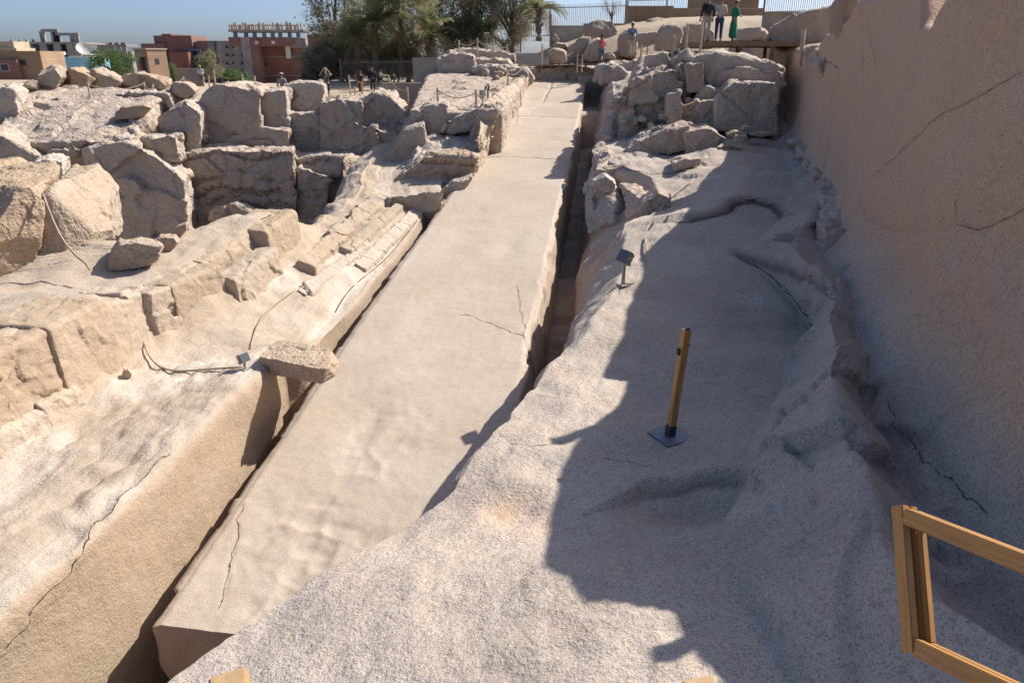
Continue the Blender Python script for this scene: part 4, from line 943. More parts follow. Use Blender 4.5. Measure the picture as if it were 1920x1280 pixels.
# ------------------------------------------------------------------ the near railing panel at the right edge
def D(px, py, d): return Vector(ray(px, py) * d)
def railing_panel():
    A = D(1697, 964, 3.20); B = D(1716, 1208, 3.02); A2 = D(1999, 1084, 2.45); B2 = D(1994, 1341, 2.42)
    r = empty('wooden_railing', B); tag(r, 'open wooden railing frame jutting in from the right edge', 'railing')
    nrm = (A2 - A).cross(B - A).normalized()
    def pc(name, a, b, w, h, off=0.0):
        d_ = (b - a); z_ = d_.normalized(); x_ = nrm.cross(z_).normalized(); y_ = z_.cross(x_)
        ob = MB().box((0, 0, 0), (w, h, d_.length)).build(name, W_RAIL, r, 0.004)
        ob.location = (a + b) / 2 - B + nrm * off; ob.rotation_euler = Matrix((x_, y_, z_)).transposed().to_euler()
    e = (A - B).normalized() * 0.035; f = (A2 - A).normalized() * 0.035; f2 = (B2 - B).normalized() * 0.035
    for off in (-0.024, 0.024):
        pc('stile', B - e, A + e, 0.07 if off < 0 else 0.062, 0.036, off)
        pc('top_rail', A + f * 1.02, A2, 0.07 if off < 0 else 0.064, 0.036, off)
        pc('bottom_rail', B + f2 * 1.02, B2, 0.07 if off < 0 else 0.064, 0.036, off)
    # slim inner bead round the opening
    iv = f * 1.65
    pc('bead', B + iv + e, A + iv - e, 0.03, 0.03, 0.03)
railing_panel()
def stub(px0, px1, py, d, label, rotz, bracket):
    c_ = D((px0 + px1) / 2, py, d); w = (px1 - px0) / F * d
    r = empty('railing_post', c_); r.rotation_euler = (math.radians(4), math.radians(-3), rotz); tag(r, label, 'post')
    MB().box((0, 0, -0.55), (w * 0.86, w * 0.86, 1.1)).build('shaft', W_PALE, r, 0.006)
    if bracket:
        MB().box((-w * 0.12, -w * 0.45, -0.045), (w * 0.2, w * 0.12, 0.09)).build('hinge', M_BLACK, r, 0.004)
        MB().box((-w * 0.02, -w * 0.5, -0.012), (w * 0.30, w * 0.10, 0.026)).build('bracket', W_DECK, r, 0.004)
stub(386, 468, 1284, 1.75, 'sawn wooden post top with a dark hinge at the bottom edge, left', 0.35, True)
stub(1282, 1358, 1294, 1.85, 'sawn wooden post top at the bottom edge, centre right', 0.2, False)

# rail posts on the crown of the great wall, known by their shadows on the ledge
for k, (px, py, z0) in enumerate([(1074, 794, -3.78), (1285, 1182, -3.5)]):
    P = Vector(Zp(px, py, z0)); t = 0
    for _ in range(400):
        t += 0.02; Q = P + SUNV * t
        if Q.x > np.interp(Q.y, [-3, 2, 4.4, 9, 12.2, 20, 28, 34], [3.6, 3.5, 3.65, 4.85, 5.85, 8.05, 10.3, 11.6]) + 0.5: break
    r = empty('wall_post', (Q.x, Q.y, Q.z - 0.9)); tag(r, ['wooden post on the crown of the great wall, farther one', 'wooden post on the crown of the great wall, nearer one'][k], 'post')
    MB().box((0, 0, 0.4), (0.12, 0.12, 1.0)).build('shaft', W_POST, r, 0.01); MB().box((0, 0, 0.91), (0.15, 0.15, 0.05)).build('cap', W_POST, r, 0.01)

# ------------------------------------------------------------------ floodlights and their cables
def floodlight(base, yaw, s, label, tilt=0.6, hgt=0.42):
    r = empty('floodlight', base, yaw); r.scale = (s, s, s); tag(r, label, 'floodlight', 'floodlights lighting the obelisk')
    MB().box((0, 0, 0.012), (0.20, 0.16, 0.024)).build('base_plate', M_LAMP, r, 0.004)
    MB().box((0, 0, hgt / 2), (0.05, 0.05, hgt)).build('stem', M_LAMP, r, 0.004)
    y = MB(); y.box((-0.16, 0, hgt + 0.05), (0.012, 0.04, 0.14)); y.box((0.16, 0, hgt + 0.05), (0.012, 0.04, 0.14)); y.box((0, 0, hgt - 0.015), (0.33, 0.04, 0.012)); y.build('yoke', M_LAMP, r)
    R = Matrix.Rotation(tilt, 3, 'X')
    hd = MB().box((0, 0, 0), (0.30, 0.10, 0.25)).build('lamp_head', M_LAMP, r, 0.012); hd.location = (0, 0, hgt + 0.11); hd.rotation_euler = (tilt, 0, 0)
    MB().box((0, -0.053, 0), (0.26, 0.012, 0.21)).build('glass', M_GLASS, hd)
    fn = MB()
    for q in range(6): fn.box((-0.125 + q * 0.05, 0.066, 0), (0.012, 0.04, 0.2))
    fn.build('cooling_fins', M_LAMP, hd)
    return r
fb = snap(RG, [(1171, 534), (1172, 534)])[0]; floodlight(Vector(fb), math.radians(-62), 1.0, 'floodlight at the sunlit ledge rim above the trench', -0.55, 0.42)
fb2 = snap(LG, [(461, 690), (462, 690)])[0]; floodlight(Vector(fb2), math.radians(60), 0.7, 'floodlight on the ridge beside the bridging stone block', -0.5, 0.22)
fb3 = snap(LG, [(799, 402), (800, 402)])[0]; floodlight(Vector(fb3), math.radians(50), 0.7, 'floodlight low on the ridge where the trench narrows', -0.3, 0.1)
floodlight(ground_at(905, 196, 30.5), math.radians(40), .8, 'floodlight among the rope posts on the middle outcrop', -0.4, 0.45)
floodlight(ground_at(914, 188, 33), math.radians(-30), .8, 'floodlight right of the other one among the rope posts', -0.4, 0.5)
floodlight(ground_at(913, 97, 49), 0.2, 1.1, 'floodlight on a tall pole in front of the trees', 0.3, 0.75)
def cable(sheet, path, rad, label, mat, lift=0.0, smooth=1):
    L = snap(sheet, path, 9.0)
    for _ in range(3): L[1:-1] = L[1:-1] * 0.5 + 0.25 * (L[:-2] + L[2:])
    L[:, 2] += rad * 0.9 + lift
    o = MB().tube([Vector(p) for p in L], rad, 7).build('cable', mat, None, smooth=True); tag(o, label, 'cable'); return o
cable(LG, [(241, 572), (262, 598), (268, 640), (280, 676), (302, 698), (340, 698), (400, 691), (455, 689)], 0.018, 'pale conduit looping down the step to the ridge floodlight', M_CABLE, 0.01)
cable(LG, [(473, 655), (477, 622), (490, 595), (520, 570), (556, 544)], 0.016, 'pale conduit running from the ridge floodlight towards the far steps', M_CABLE, 0.01)
cable(RG, [(1172, 535), (1190, 540), (1205, 541), (1216, 537), (1216, 520), (1211, 495), (1210, 470), (1209, 445)], 0.02, 'conduit lying along the ledge behind its floodlight', M_CABLE, 0.005)
cable(RG, [(1222, 425), (1234, 408), (1238, 385), (1240, 372), (1262, 368), (1285, 352), (1297, 340)], 0.018, 'thin conduit crossing the small boulder at the ledge bend', M_CABLE, 0.06)
cable(LG, [(632, 585), (650, 548), (690, 515), (730, 480), (760, 440), (796, 402)], 0.012, 'dark thin cable running up the far ridge', M_DARKC)
def cable_px(path, y0, y1, rad, label, mat):
    n = len(path); P = [Vector(Yp(q[0], q[1], y0 + (y1 - y0) * k / (n - 1))) for k, q in enumerate(path)]
    o = MB().tube(P, rad, 7).build('cable', mat, None, smooth=True); tag(o, label, 'cable'); return o
cable_px([(80, 362), (88, 385), (100, 415), (112, 440), (125, 460), (145, 482), (160, 493), (168, 505)], 14.35, 13.3, 0.022, 'conduit hanging down the face of the left boulder', M_CABLE)

# ------------------------------------------------------------------ rope posts
def rope_post(px, pt, pb, y, label, mat=M_POSTC, grp='posts of the rope barrier', w=0.09):
    b = ground_at(px, pb + 2, y); h = (pb + 2 - pt) / 1350 * y
    r = empty('rope_post', b); tag(r, label, 'post', grp); rs = random.Random(int(px * 7))
    r.rotation_euler = (rs.uniform(-.04, .04), rs.uniform(-.04, .04), rs.uniform(0, 3))
    MB().tube([(0, 0, -0.25), (0, 0, h * 0.96)], w / 2, 10).build('shaft', mat, r, smooth=False)
    MB().tube([(0, 0, h * 0.95), (0, 0, h)], [w / 2 * 1.18, w / 2 * 1.1], 10).build('cap', mat, r)
    return b + Vector((0, 0, h * 0.86))
def rope(a, b, sag, label):
    P = [a.lerp(b, t / 10) - Vector((0, 0, sag * 4 * (t / 10) * (1 - t / 10))) for t in range(11)]
    tag(MB().tube(P, 0.018, 6).build('rope', M_ROPE, None, smooth=True), label, 'rope', 'ropes of the barrier')
def post_row(items, lab, y_sag=0.25):
    prev = None
    for k, (px, pt, pb, y) in enumerate(items):
        t = rope_post(px, pt, pb, y, lab[k])
        if prev is not None: rope(prev, t, y_sag, 'rope left of the ' + ' '.join(lab[k].split()[:11]))
        prev = t
post_row([(822, 168, 196, 31.5), (893, 172, 200, 30.5), (915, 160, 190, 33), (952, 136, 160, 40), (980, 124, 148, 44)],
         ['rope post at the left rim of the middle outcrop', 'rope post above the dark boulder on the middle outcrop', 'rope post right of the outcrop floodlights', 'rope post left of the obelisk head', 'rope post at the foot of the stone stairs'])
post_row([(658, 146, 180, 44), (732, 147, 180, 43), (766, 167, 194, 37)],
         ['rope post left of the pair walking by the bar fence', 'rope post right of the man in the dark suit', 'rope post at the right end of the far cliff rim'])
post_row([(168, 158, 174, 35), (273, 156, 172, 38), (289, 160, 174, 38), (346, 146, 158, 46), (393, 145, 162, 46), (404, 134, 156, 46), (457, 142, 162, 46), (480, 146, 170, 42), (496, 160, 172, 41), (577, 152, 168, 41)],
         ['rope post among the far-left boulders', 'rope post below the brick hut, left of two', 'rope post below the brick hut, right of two', 'rope post right of the brick hut', 'rope post right of the man in pale blue', 'tall rope post in front of the round dark bush', 'rope post under the brick frame building, left one', 'rope post under the brick frame building, tallest of three', 'short rope post under the brick frame building', 'rope post right of the half-hidden visitor'])
post_row([(861, 80, 104, 47), (895, 75, 96, 48), (925, 78, 98, 49), (950, 87, 97, 50)],
         ['rope post on the far shelf, leftmost of four', 'rope post on the far shelf, second of four', 'rope post on the far shelf, third of four', 'rope post on the far shelf beside the stairs'])
post_row([(1016, 88, 122, 47), (1082, 104, 126, 45), (1091, 106, 125, 45)],
         ['rope post at the head of the walkway by the stairs', 'rope post before the walkway, left of a close pair', 'rope post before the walkway, right of a close pair'])
post_row([(1201, 88, 110, 40), (1214, 90, 107, 40), (1241, 94, 106, 37), (1261, 69, 93, 34), (1286, 52, 92, 31.2), (1313, 46, 92, 30.2)],
         ['rope post right of the man in the white cap, left of two', 'rope post right of the man in the white cap, right of two', 'short rope post below the tall boulder', 'rope post third from the platform corner', 'rope post second from the platform corner', 'rope post at the left platform corner'])
rope_post(1501, 64, 108, 26.5, 'tall pale post at the right front of the viewing platform', w=0.14, grp='posts of the platform')
rope_post(680, 158, 188, 40, 'orange wooden post in front of the woman in the dark dress', W_RAIL, 'single posts', 0.1)
rope_post(668, 166, 190, 40, 'short grey post left of the orange one', M_POSTC, 'single posts', 0.1)

# ------------------------------------------------------------------ viewing platform, walkway, stairs
def platform():
    y0 = 30.6; a = Vector(Yp(1326, 77, y0)); b = Vector(Yp(1568, 84, y0 - 1.0)); z = a.z
    r = empty('viewing_platform', (a.x, y0, z - 1.0)); tag(r, 'dark wooden viewing platform carrying three visitors', 'platform')
    w = b.x - a.x + 0.6; o = Vector((0, 0, 1.0))
    for k in range(24):
        MB().box((w / 2, 0.1 + k * 0.215, 1.0 - 0.02), (w, 0.2, 0.04)).build('plank', W_DECK, r)
    MB().box((w / 2, -0.03, 0.9), (w + 0.05, 0.06, 0.2)).build('front_beam', W_DECK, r)
    MB().box((-0.03, 2.6, 0.9), (0.06, 5.2, 0.2)).build('side_beam', W_DECK, r)
    for k in range(5):
        MB().box((0.1 + k * (w - 0.2) / 4, 0.1, 0.38), (0.14, 0.14, 0.85)).build('leg', W_DECK, r)
        MB().box((0.1 + k * (w - 0.2) / 4, 4.9, 0.38), (0.14, 0.14, 0.85)).build('leg', W_DECK, r)
    for k in range(3): MB().box((w / 2, 1 + k * 1.7, 0.88), (w, 0.1, 0.16)).build('joist', W_DECK, r)
    return z
PLZ = platform()
def walkway():
    a = Vector(Yp(1010, 124, 47)); b = Vector(Yp(1190, 119, 45.5)); r = empty('walkway', a); tag(r, 'low dark board walkway behind the obelisk head', 'walkway')
    d = b - a; n = 12
    for k in range(n):
        c_ = d * ((k + .5) / n); MB().box(c_ + Vector((0, 0.5, 0)), (d.length / n * 0.95, 1.3, 0.07)).build('plank', W_DECK, r)
    for k in range(5): MB().box(d * (k / 4) + Vector((0, 0.05, -0.2)), (0.12, 0.12, 0.4)).build('leg', W_DECK, r)
walkway()
def stairs(px0, px1, py0, py1, y, n, label):
    a = Vector(Yp(px0, py1, y)); b = Vector(Yp(px1, py0, y + 2.2)); r = empty('stone_stairs', a); tag(r, label, 'stairs')
    w = Yp(px1, py1, y)[0] - a.x; h = (b.z - a.z) / n
    for k in range(n): MB().box((w / 2, 0.2 + k * 0.38, h * (k + .5) - 0.02), (w, 0.46, h + 0.04)).build('step', M_CONC, r, 0.015)
stairs(968, 1030, 100, 124, 47.5, 6, 'short flight of pale stone stairs beside the dark boulder')
def low_wall(px0, px1, py0, py1, y, mat, label, th=0.35, name='wall', cat='wall', back=0):
    c_, w, h = prect(px0, px1, py0, py1, y); r = empty(name, (c_.x, y, c_.z - h / 2)); tag(r, label, cat)
    MB().box((0, th / 2, h / 2 - 0.4), (w, th, h + 0.8)).build('wall_body', mat, r, 0.01)
    MB().box((0, th / 2, h + 0.03), (w + 0.06, th + 0.08, 0.06)).build('coping', M_CONC, r, 0.01)
low_wall(775, 824, 110, 152, 46.6, M_CONC, 'plain rendered wall stub at the right end of the bar fence', 1.0)
low_wall(1031, 1094, 50, 66, 57, M_CONC, 'pale plinth wall under the bar fence')
low_wall(1094, 1190, 46, 58, 60, M_CONC, 'long low plinth wall behind the round boulders')
low_wall(1172, 1263, 13, 48, 62, B_TAN, 'weathered tan brick wall behind the fence, left stretch')
low_wall(1262, 1432, 17, 38, 63, B_TAN, 'lower tan brick wall behind the three visitors')
low_wall(1290, 1425, -12, 17, 66, B_TAN, 'upper tan brick wall above the three visitors')
low_wall(1432, 1580, 25, 36, 50, M_CONC, 'pale plinth at the right end of the bar fence')
low_wall(330, 378, 130, 160, 80, M_GREYP, 'grey block wall right of the brick hut')
low_wall(560, 640, 154, 168, 59, M_CONC, 'sand-coloured low wall under the dry bushes')
low_wall(716, 800, 158, 176, 42, M_CONC, 'rubble retaining wall right of the suited man')

def bar_fence(px0, px1, pt0, pt1, pb0, pb1, y, label, step=0.13):
    a = Yp(px0, pb0, y); b = Yp(px1, pb1, y); ha = Yp(px0, pt0, y)[2] - a[2]; hb = Yp(px1, pt1, y)[2] - b[2]
    r = empty('bar_fence', Vector(a)); tag(r, label, 'fence', 'rusty bar fences'); L = b[0] - a[0]; n = max(4, int(L / step)); rs = random.Random(int(px0))
    m = MB()
    for k in range(n + 1):
        t = k / n; h = (ha + (hb - ha) * t) * rs.uniform(.94, 1.0); x = L * t; z = (b[2] - a[2]) * t
        m.box((x, rs.uniform(-.02, .02), z + h / 2 - .1), (0.026, 0.026, h + .2), Matrix.Rotation(rs.uniform(-.03, .03), 3, 'Y'))
    tag(m.build('bars', M_RUST, r), kind='stuff')
    for f in (0.12, 0.85): MB().beam((0, 0.04, ha * f), (L, 0.04, b[2] - a[2] + hb * f), 0.04, 0.05).build('rail', M_RUST, r)
    np_ = max(1, int(L / 3))
    for k in range(np_ + 1):
        t = k / np_; MB().box((L * t, 0.1, (b[2] - a[2]) * t + (ha + (hb - ha) * t) / 2), (0.1, 0.1, (ha + (hb - ha) * t) * 1.04)).build('post', M_RUST, r)
bar_fence(640, 776, 112, 110, 152, 150, 58, 'rusty bar fence in front of the palms')
bar_fence(815, 882, 88, 76, 106, 98, 57, 'slanting bar fence under the low palm')
bar_fence(884, 976, 74, 72, 98, 97, 58, 'bar fence below the dark trees')
bar_fence(976, 1032, 30, 28, 74, 72, 55, 'tall bar fence beside the small palm')
bar_fence(1031, 1175, 8, 4, 58, 52, 58, 'tall bar fence against the sky behind the boulders')
bar_fence(1172, 1325, -6, -10, 48, 40, 60.5, 'tall bar fence in front of the brick walls')
bar_fence(1432, 1582, -14, -18, 28, 24, 49.6, 'bar fence at the right above the steep rock')


# ================================================================== people
SKIN = plain('skin', (0.30, 0.17, 0.11), 0.6, 0.1, 8)
_cl = {}
def cloth(c_):
    if c_ not in _cl: _cl[c_] = plain('cloth', c_, 0.9, 0.25, 9)
    return _cl[c_]
def skin_mesh(name, verts, edges, radii, mat, parent, sub=1, root=0):
    me = bpy.data.meshes.new(name); me.from_pydata([tuple(v) for v in verts], edges, []); me.update()
    ob = bpy.data.objects.new(name, me); C.objects.link(ob)
    ob.modifiers.new('s', 'SKIN')
    for i, sv in enumerate(me.skin_vertices[0].data):
        rr = radii[i]; sv.radius = (rr, rr) if not isinstance(rr, tuple) else rr; sv.use_root = (i == root)
    md = ob.modifiers.new('u', 'SUBSURF'); md.levels = sub; md.render_levels = sub
    m2 = bpy.data.meshes.new_from_object(ob.evaluated_get(_dg())); bpy.data.objects.remove(ob); bpy.data.meshes.remove(me)
    m2.materials.clear()
    for p in m2.polygons: p.use_smooth = True
    m2.name = name
    return link(name, m2, mat, parent)
def ball(name, c_, r, mat, parent, n=12):
    bm = bmesh.new(); bmesh.ops.create_uvsphere(bm, u_segments=n, v_segments=n // 2 + 2, radius=1.0)
    bmesh.ops.transform(bm, matrix=Matrix.Translation(c_) @ Matrix.Diagonal((r[0], r[1], r[2], 1)), verts=bm.verts)
    me = bpy.data.meshes.new(name); bm.to_mesh(me); bm.free()
    for p in me.polygons: p.use_smooth = True
    return link(name, me, mat, parent)
def person(base, yaw, H, label, top, bottom, hair=(0.02, 0.015, 0.012), arms='down', stride=0.1, dress=False, short=False, sleeves=True, hat=None, longhair=False, pack=None, shoe=(0.05, 0.04, 0.04), lean=0.0, bare=None):
    """facing -Y before yaw; parts: body (one skin), top, trousers or dress, shoes, hair, hat"""
    r = empty('person', base, yaw); tag(r, label, 'person'); s = H / 1.72; r.scale = (s, s, s)
    hip = (0, 0, 0.92); ch = (0, -0.01 - lean, 1.28); nk = (0, -0.02 - lean, 1.46); hd = (0, -0.035 - lean, 1.60); hd2 = (0, -0.045 - lean, 1.66)
    kl = (0.095, -stride * 0.9 - .03, 0.49); fl = (0.10, -stride, 0.08); kr = (-0.095, stride * 0.5 - .03, 0.49); fr = (-0.10, stride * 1.2, 0.09)
    if arms == 'down':
        el, wl = (0.26, 0.03, 1.14), (0.27, -0.07, 0.90); er, wr = (-0.26, 0.03, 1.14), (-0.27, -0.07, 0.90)
    elif arms == 'up':
        el, wl = (0.33, -0.12, 1.36), (0.13, -0.20, 1.62); er, wr = (-0.33, -0.12, 1.36), (-0.13, -0.20, 1.62)
    else:
        el, wl = (0.25, -0.02, 1.13), (0.10, -0.25, 1.12); er, wr = (-0.25, -0.02, 1.13), (-0.10, -0.25, 1.10)
    sl, sr = (0.185, -lean, 1.40), (-0.185, -lean, 1.40)
    V = [hip, (0, -lean * .5, 1.10), ch, nk, hd, hd2, sl, el, wl, sr, er, wr, (0.09, 0, 0.86), kl, fl, (-0.09, 0, 0.86), kr, fr, (0.10, fl[1] - 0.16, 0.035), (-0.10, fr[1] - 0.16, 0.035)]
    E_ = [(0, 1), (1, 2), (2, 3), (3, 4), (4, 5), (2, 6), (6, 7), (7, 8), (2, 9), (9, 10), (10, 11), (0, 12), (12, 13), (13, 14), (0, 15), (15, 16), (16, 17), (14, 18), (17, 19)]
    Rr = [.13, .115, .135, .055, .088, .08, .06, .042, .030, .06, .042, .030, .085, .055, .036, .085, .055, .036, .032, .032]
    # hands: a palm and five fingers each, the thumb leaving the side
    for w_, e_ in ((8, 7), (11, 10)):
        w = Vector(V[w_]); d = (w - Vector(V[e_])).normalized(); sx = d.cross(Vector((0, 1, 0.2))).normalized()
        V.append(tuple(w + d * 0.07)); pa = len(V) - 1; E_.append((w_, pa)); Rr.append(.03)
        for q, (lat, ln) in enumerate(((-.03, .075), (-.01, .09), (.01, .085), (.03, .065))):
            V.append(tuple(w + d * (0.07 + ln) + sx * lat + Vector((0, -.012, 0)))); E_.append((pa, len(V) - 1)); Rr.append(.009)
        V.append(tuple(w + d * 0.075 + sx * -.055)); E_.append((pa, len(V) - 1)); Rr.append(.011)
    skin_mesh('body', V, E_, Rr, SKIN, r)
    nb = ball('nose', (0, hd2[1] - 0.088, 1.625), (.014, .02, .022), SKIN, r, 8)
    for sx_ in (-1, 1):
        ball('ear', (sx_ * .083, hd2[1] + .01, 1.635), (.014, .025, .035), SKIN, r, 8)
        ball('eye', (sx_ * .034, hd2[1] - .078, 1.655), (.012, .01, .008), M_DARKW, r, 6)
    hm = cloth(hair)
    ball('hair', (0, hd2[1] + 0.018, 1.69), (.092, .098, .075), hm, r)
    if longhair: skin_mesh('hair', [(0, hd2[1] + .06, 1.70), (0, hd2[1] + .09, 1.55), (0, .07 - lean, 1.38)], [(0, 1), (1, 2)], [.07, .08, .05], hm, r)
    if hat:
        hmat = cloth(hat); ball('hat', (0, hd2[1] + .005, 1.715), (.10, .105, .06), hmat, r); MB().tube([(0, hd2[1] - .01, 1.70), (0, hd2[1] - .01, 1.712)], [.15, .14], 14).build('hat', hmat, r)
    t = cloth(top)
    TV = [(0, 0, .86), (0, -lean * .5, 1.10), ch, (0, -.02 - lean, 1.43), sl, tuple(np.array(sl) * .45 + np.array(el) * .55), sr, tuple(np.array(sr) * .45 + np.array(er) * .55)]
    TE = [(0, 1), (1, 2), (2, 3), (2, 4), (4, 5), (2, 6), (6, 7)]; TR = [(.165, .125), (.145, .12), (.165, .13), .085, .078, .066, .078, .066]
    if sleeves:
        TV += [el, tuple(np.array(el) * .12 + np.array(wl) * .88), er, tuple(np.array(er) * .12 + np.array(wr) * .88)]; TE += [(5, 8), (8, 9), (7, 10), (10, 11)]; TR += [.056, .045, .056, .045]
    skin_mesh('shirt' if not dress else 'dress_top', TV, TE, TR, t, r)
    b_ = cloth(bottom)
    if dress:
        skin_mesh('dress_skirt', [(0, 0, .98), (0, 0, .75), (0, 0, .45), (0, .02, .09)], [(0, 1), (1, 2), (2, 3)], [.15, .18, .19, .23], b_, r)
    else:
        kn = .62 if short else .10
        f_ = 0.62 if short else 1.0
        l2 = tuple(np.array(kl) * (1 - 0) if not short else np.array((0.1, kl[1] * .8, .52)))
        TV = [(0, 0, .95), (.095, 0, .86), l2, (-.095, 0, .86), tuple(kr) if not short else (-.1, kr[1] * .8, .52)]; TE = [(0, 1), (1, 2), (0, 3), (3, 4)]; TR = [.14, .105, .078, .105, .078]
        if not short:
            TV += [(fl[0], fl[1], .10), (fr[0], fr[1], .11)]; TE += [(2, 5), (4, 6)]; TR += [.06, .06]
        skin_mesh('trousers' if not short else 'shorts', TV, TE, TR, b_, r)
    sm = cloth(shoe)
    for f in (fl, fr): skin_mesh('shoe', [(f[0], f[1] + .03, .05), (f[0], f[1] - .10, .045), (f[0], f[1] - .19, .035)], [(0, 1), (1, 2)], [.05, .047, .035], sm, r)
    if pack: skin_mesh('backpack', [(0, .16, 1.08), (0, .17, 1.36)], [(0, 1)], [(.15, .1), (.14, .09)], cloth(pack), r)
    return r
def at_feet(px, pb, y): return Vector(Yp(px, pb, y))
pz = lambda px, y: Vector((Yp(px, 75, y)[0], y, PLZ))
person(pz(1323, 32.2), PI + 0.15, 1.70, 'man in a black hooded jacket and beige trousers on the viewing platform', (0.018, 0.02, 0.03), (0.48, 0.39, 0.30), arms='down', stride=.05)
person(pz(1346, 32.6), PI - 0.25, 1.66, 'man in a pale vest and blue jeans on the viewing platform', (0.55, 0.50, 0.40), (0.05, 0.08, 0.16), arms='fold', stride=.12)
person(pz(1373, 32.4), PI * 0.6, 1.54, 'person in a long green dress and straw hat on the viewing platform', (0.015, 0.20, 0.10), (0.015, 0.20, 0.10), dress=True, hat=(0.55, 0.40, 0.22), arms='fold', stride=.03)
person(at_feet(1127, 121, 46.4), 0.5, 1.62, 'woman in a pink top and blue jeans on the low walkway', (0.55, 0.13, 0.15), (0.08, 0.13, 0.22), longhair=True, arms='fold', stride=.12)
person(at_feet(1183, 108, 42), PI - .4, 1.72, 'man in a white cap with a grey backpack and khaki trousers', (0.22, 0.26, 0.32), (0.42, 0.35, 0.26), hat=(0.65, 0.65, 0.62), pack=(0.10, 0.12, 0.16), stride=.1)
person(at_feet(615, 191, 38.8), PI + .3, 1.60, 'man in a dark green shirt and navy shorts with arms raised on the cliff rim', (0.03, 0.045, 0.035), (0.02, 0.03, 0.10), short=True, arms='up', sleeves=False, stride=.14, hair=(0.35, 0.27, 0.22))
person(at_feet(678, 181, 53), PI - .2, 1.62, 'woman in a dark dress by the bar fence', (0.05, 0.035, 0.035), (0.04, 0.03, 0.03), dress=True, sleeves=False, longhair=True, hair=(0.16, 0.06, 0.03))
person(at_feet(700, 175, 53.5), 0.2, 1.72, 'man in a dark suit walking by the bar fence', (0.012, 0.015, 0.03), (0.015, 0.02, 0.03), stride=.14)
person(at_feet(380, 163, 66), 0.2, 1.70, 'visitor in a pale blue shirt beside the grey block wall', (0.42, 0.46, 0.55), (0.12, 0.12, 0.12), hat=(0.5, 0.45, 0.4), arms='fold')
person(at_feet(533, 196, 40.5), PI, 1.55, 'visitor half hidden behind the rocks of the cliff rim', (0.30, 0.26, 0.25), (0.10, 0.10, 0.12), hat=(0.55, 0.45, 0.38))

# ================================================================== the town beyond
def bbox(mb, px0, px1, py0, py1, y, dep, o, yoff=0.0):
    a = Yp(px0, py1, y + yoff); b = Yp(px1, py0, y + yoff)
    mb.box(Vector(((a[0] + b[0]) / 2, y + yoff + dep / 2, (a[2] + b[2]) / 2)) - o, (b[0] - a[0], dep, b[2] - a[2])); return mb
def bpart(r, o, name, rect, y, dep, mat, yoff=0.0, parent=None):
    return bbox(MB(), *rect, y, dep, o, yoff).build(name, mat, parent or r)
def bldg(label, px, y, name='apartment_building', cat='building'):
    o = Vector(Yp(px, 150, y)); r = empty(name, o); tag(r, label, cat); return r, o
def window(r, o, rect, y, yoff, mat=None):
    w = bpart(r, o, 'window', rect, y, 0.2, mat or M_GREYP, yoff - 0.12)
    x0, x1, y0, y1 = rect; m = 0.9
    bpart(r, o, 'pane', (x0 + m, x1 - m, y0 + m, y1 - m), y, 0.12, M_DARKW, yoff - 0.18, w)
# unfinished concrete frame, far left
r, o = bldg('unfinished bare concrete frame building behind the white dish', 90, 215)
bpart(r, o, 'roof_slab', (22, 148, 79, 83), 215, 14, M_CONC2); bpart(r, o, 'floor_slab', (30, 148, 100, 103), 215, 14, M_CONC2, .4)
for x in (28, 55, 82, 108, 132, 145): bpart(r, o, 'column', (x, x + 3, 82, 125), 215, .6, M_CONC2, .2)
bpart(r, o, 'back_wall', (28, 146, 83, 128), 215, .3, M_BLUEB, 9)
for (x0, x1, yt) in ((77, 107, 55), (107, 146, 62)):
    bpart(r, o, 'roof_beam', (x0, x1, yt, yt + 5), 215, .8, M_CONC2, 3)
    for x in (x0, (x0 + x1) / 2 + 6, x1 - 4): bpart(r, o, 'roof_column', (x, x + 4, yt + 4, 80), 215, .8, M_CONC2, 3.1)
for x in (20, 36, 48, 60): bpart(r, o, 'rebar_stub', (x, x + 2, 74, 80), 215, .5, M_CONC2, 2)
r, o = bldg('low grey-brown brick houses at the far left edge', 40, 150, 'brick_house', 'house')
bpart(r, o, 'wall', (-60, 74, 96, 150), 150, 8, B_TAN); bpart(r, o, 'parapet', (-60, 30, 90, 97), 150, 6, M_CREAM, .3)
bpart(r, o, 'upper_wall', (-60, 24, 78, 93), 150, 5, M_CREAM, 2)
bpart(r, o, 'red_wall', (-60, 30, 112, 150), 150, 1, B_RED, -1.2); window(r, o, (2, 15, 120, 134), 150, -1.2, M_WHITEP); window(r, o, (38, 48, 112, 124), 150, 0)
r, o = bldg('white plastered house corner below the concrete frame', 84, 165, 'white_house', 'house')
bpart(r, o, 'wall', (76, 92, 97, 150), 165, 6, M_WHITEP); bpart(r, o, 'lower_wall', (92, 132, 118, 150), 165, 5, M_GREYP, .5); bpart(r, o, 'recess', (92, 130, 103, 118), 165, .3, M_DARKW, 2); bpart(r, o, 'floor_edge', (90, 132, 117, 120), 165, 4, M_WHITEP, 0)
r, o = bldg('sky-blue plastered house below the white dish', 148, 140, 'blue_house', 'house')
bpart(r, o, 'wall', (130, 172, 107, 150), 140, 6, M_BLUEP); bpart(r, o, 'parapet', (129, 173, 105, 108), 140, 6.2, M_WHITEP, -.1)
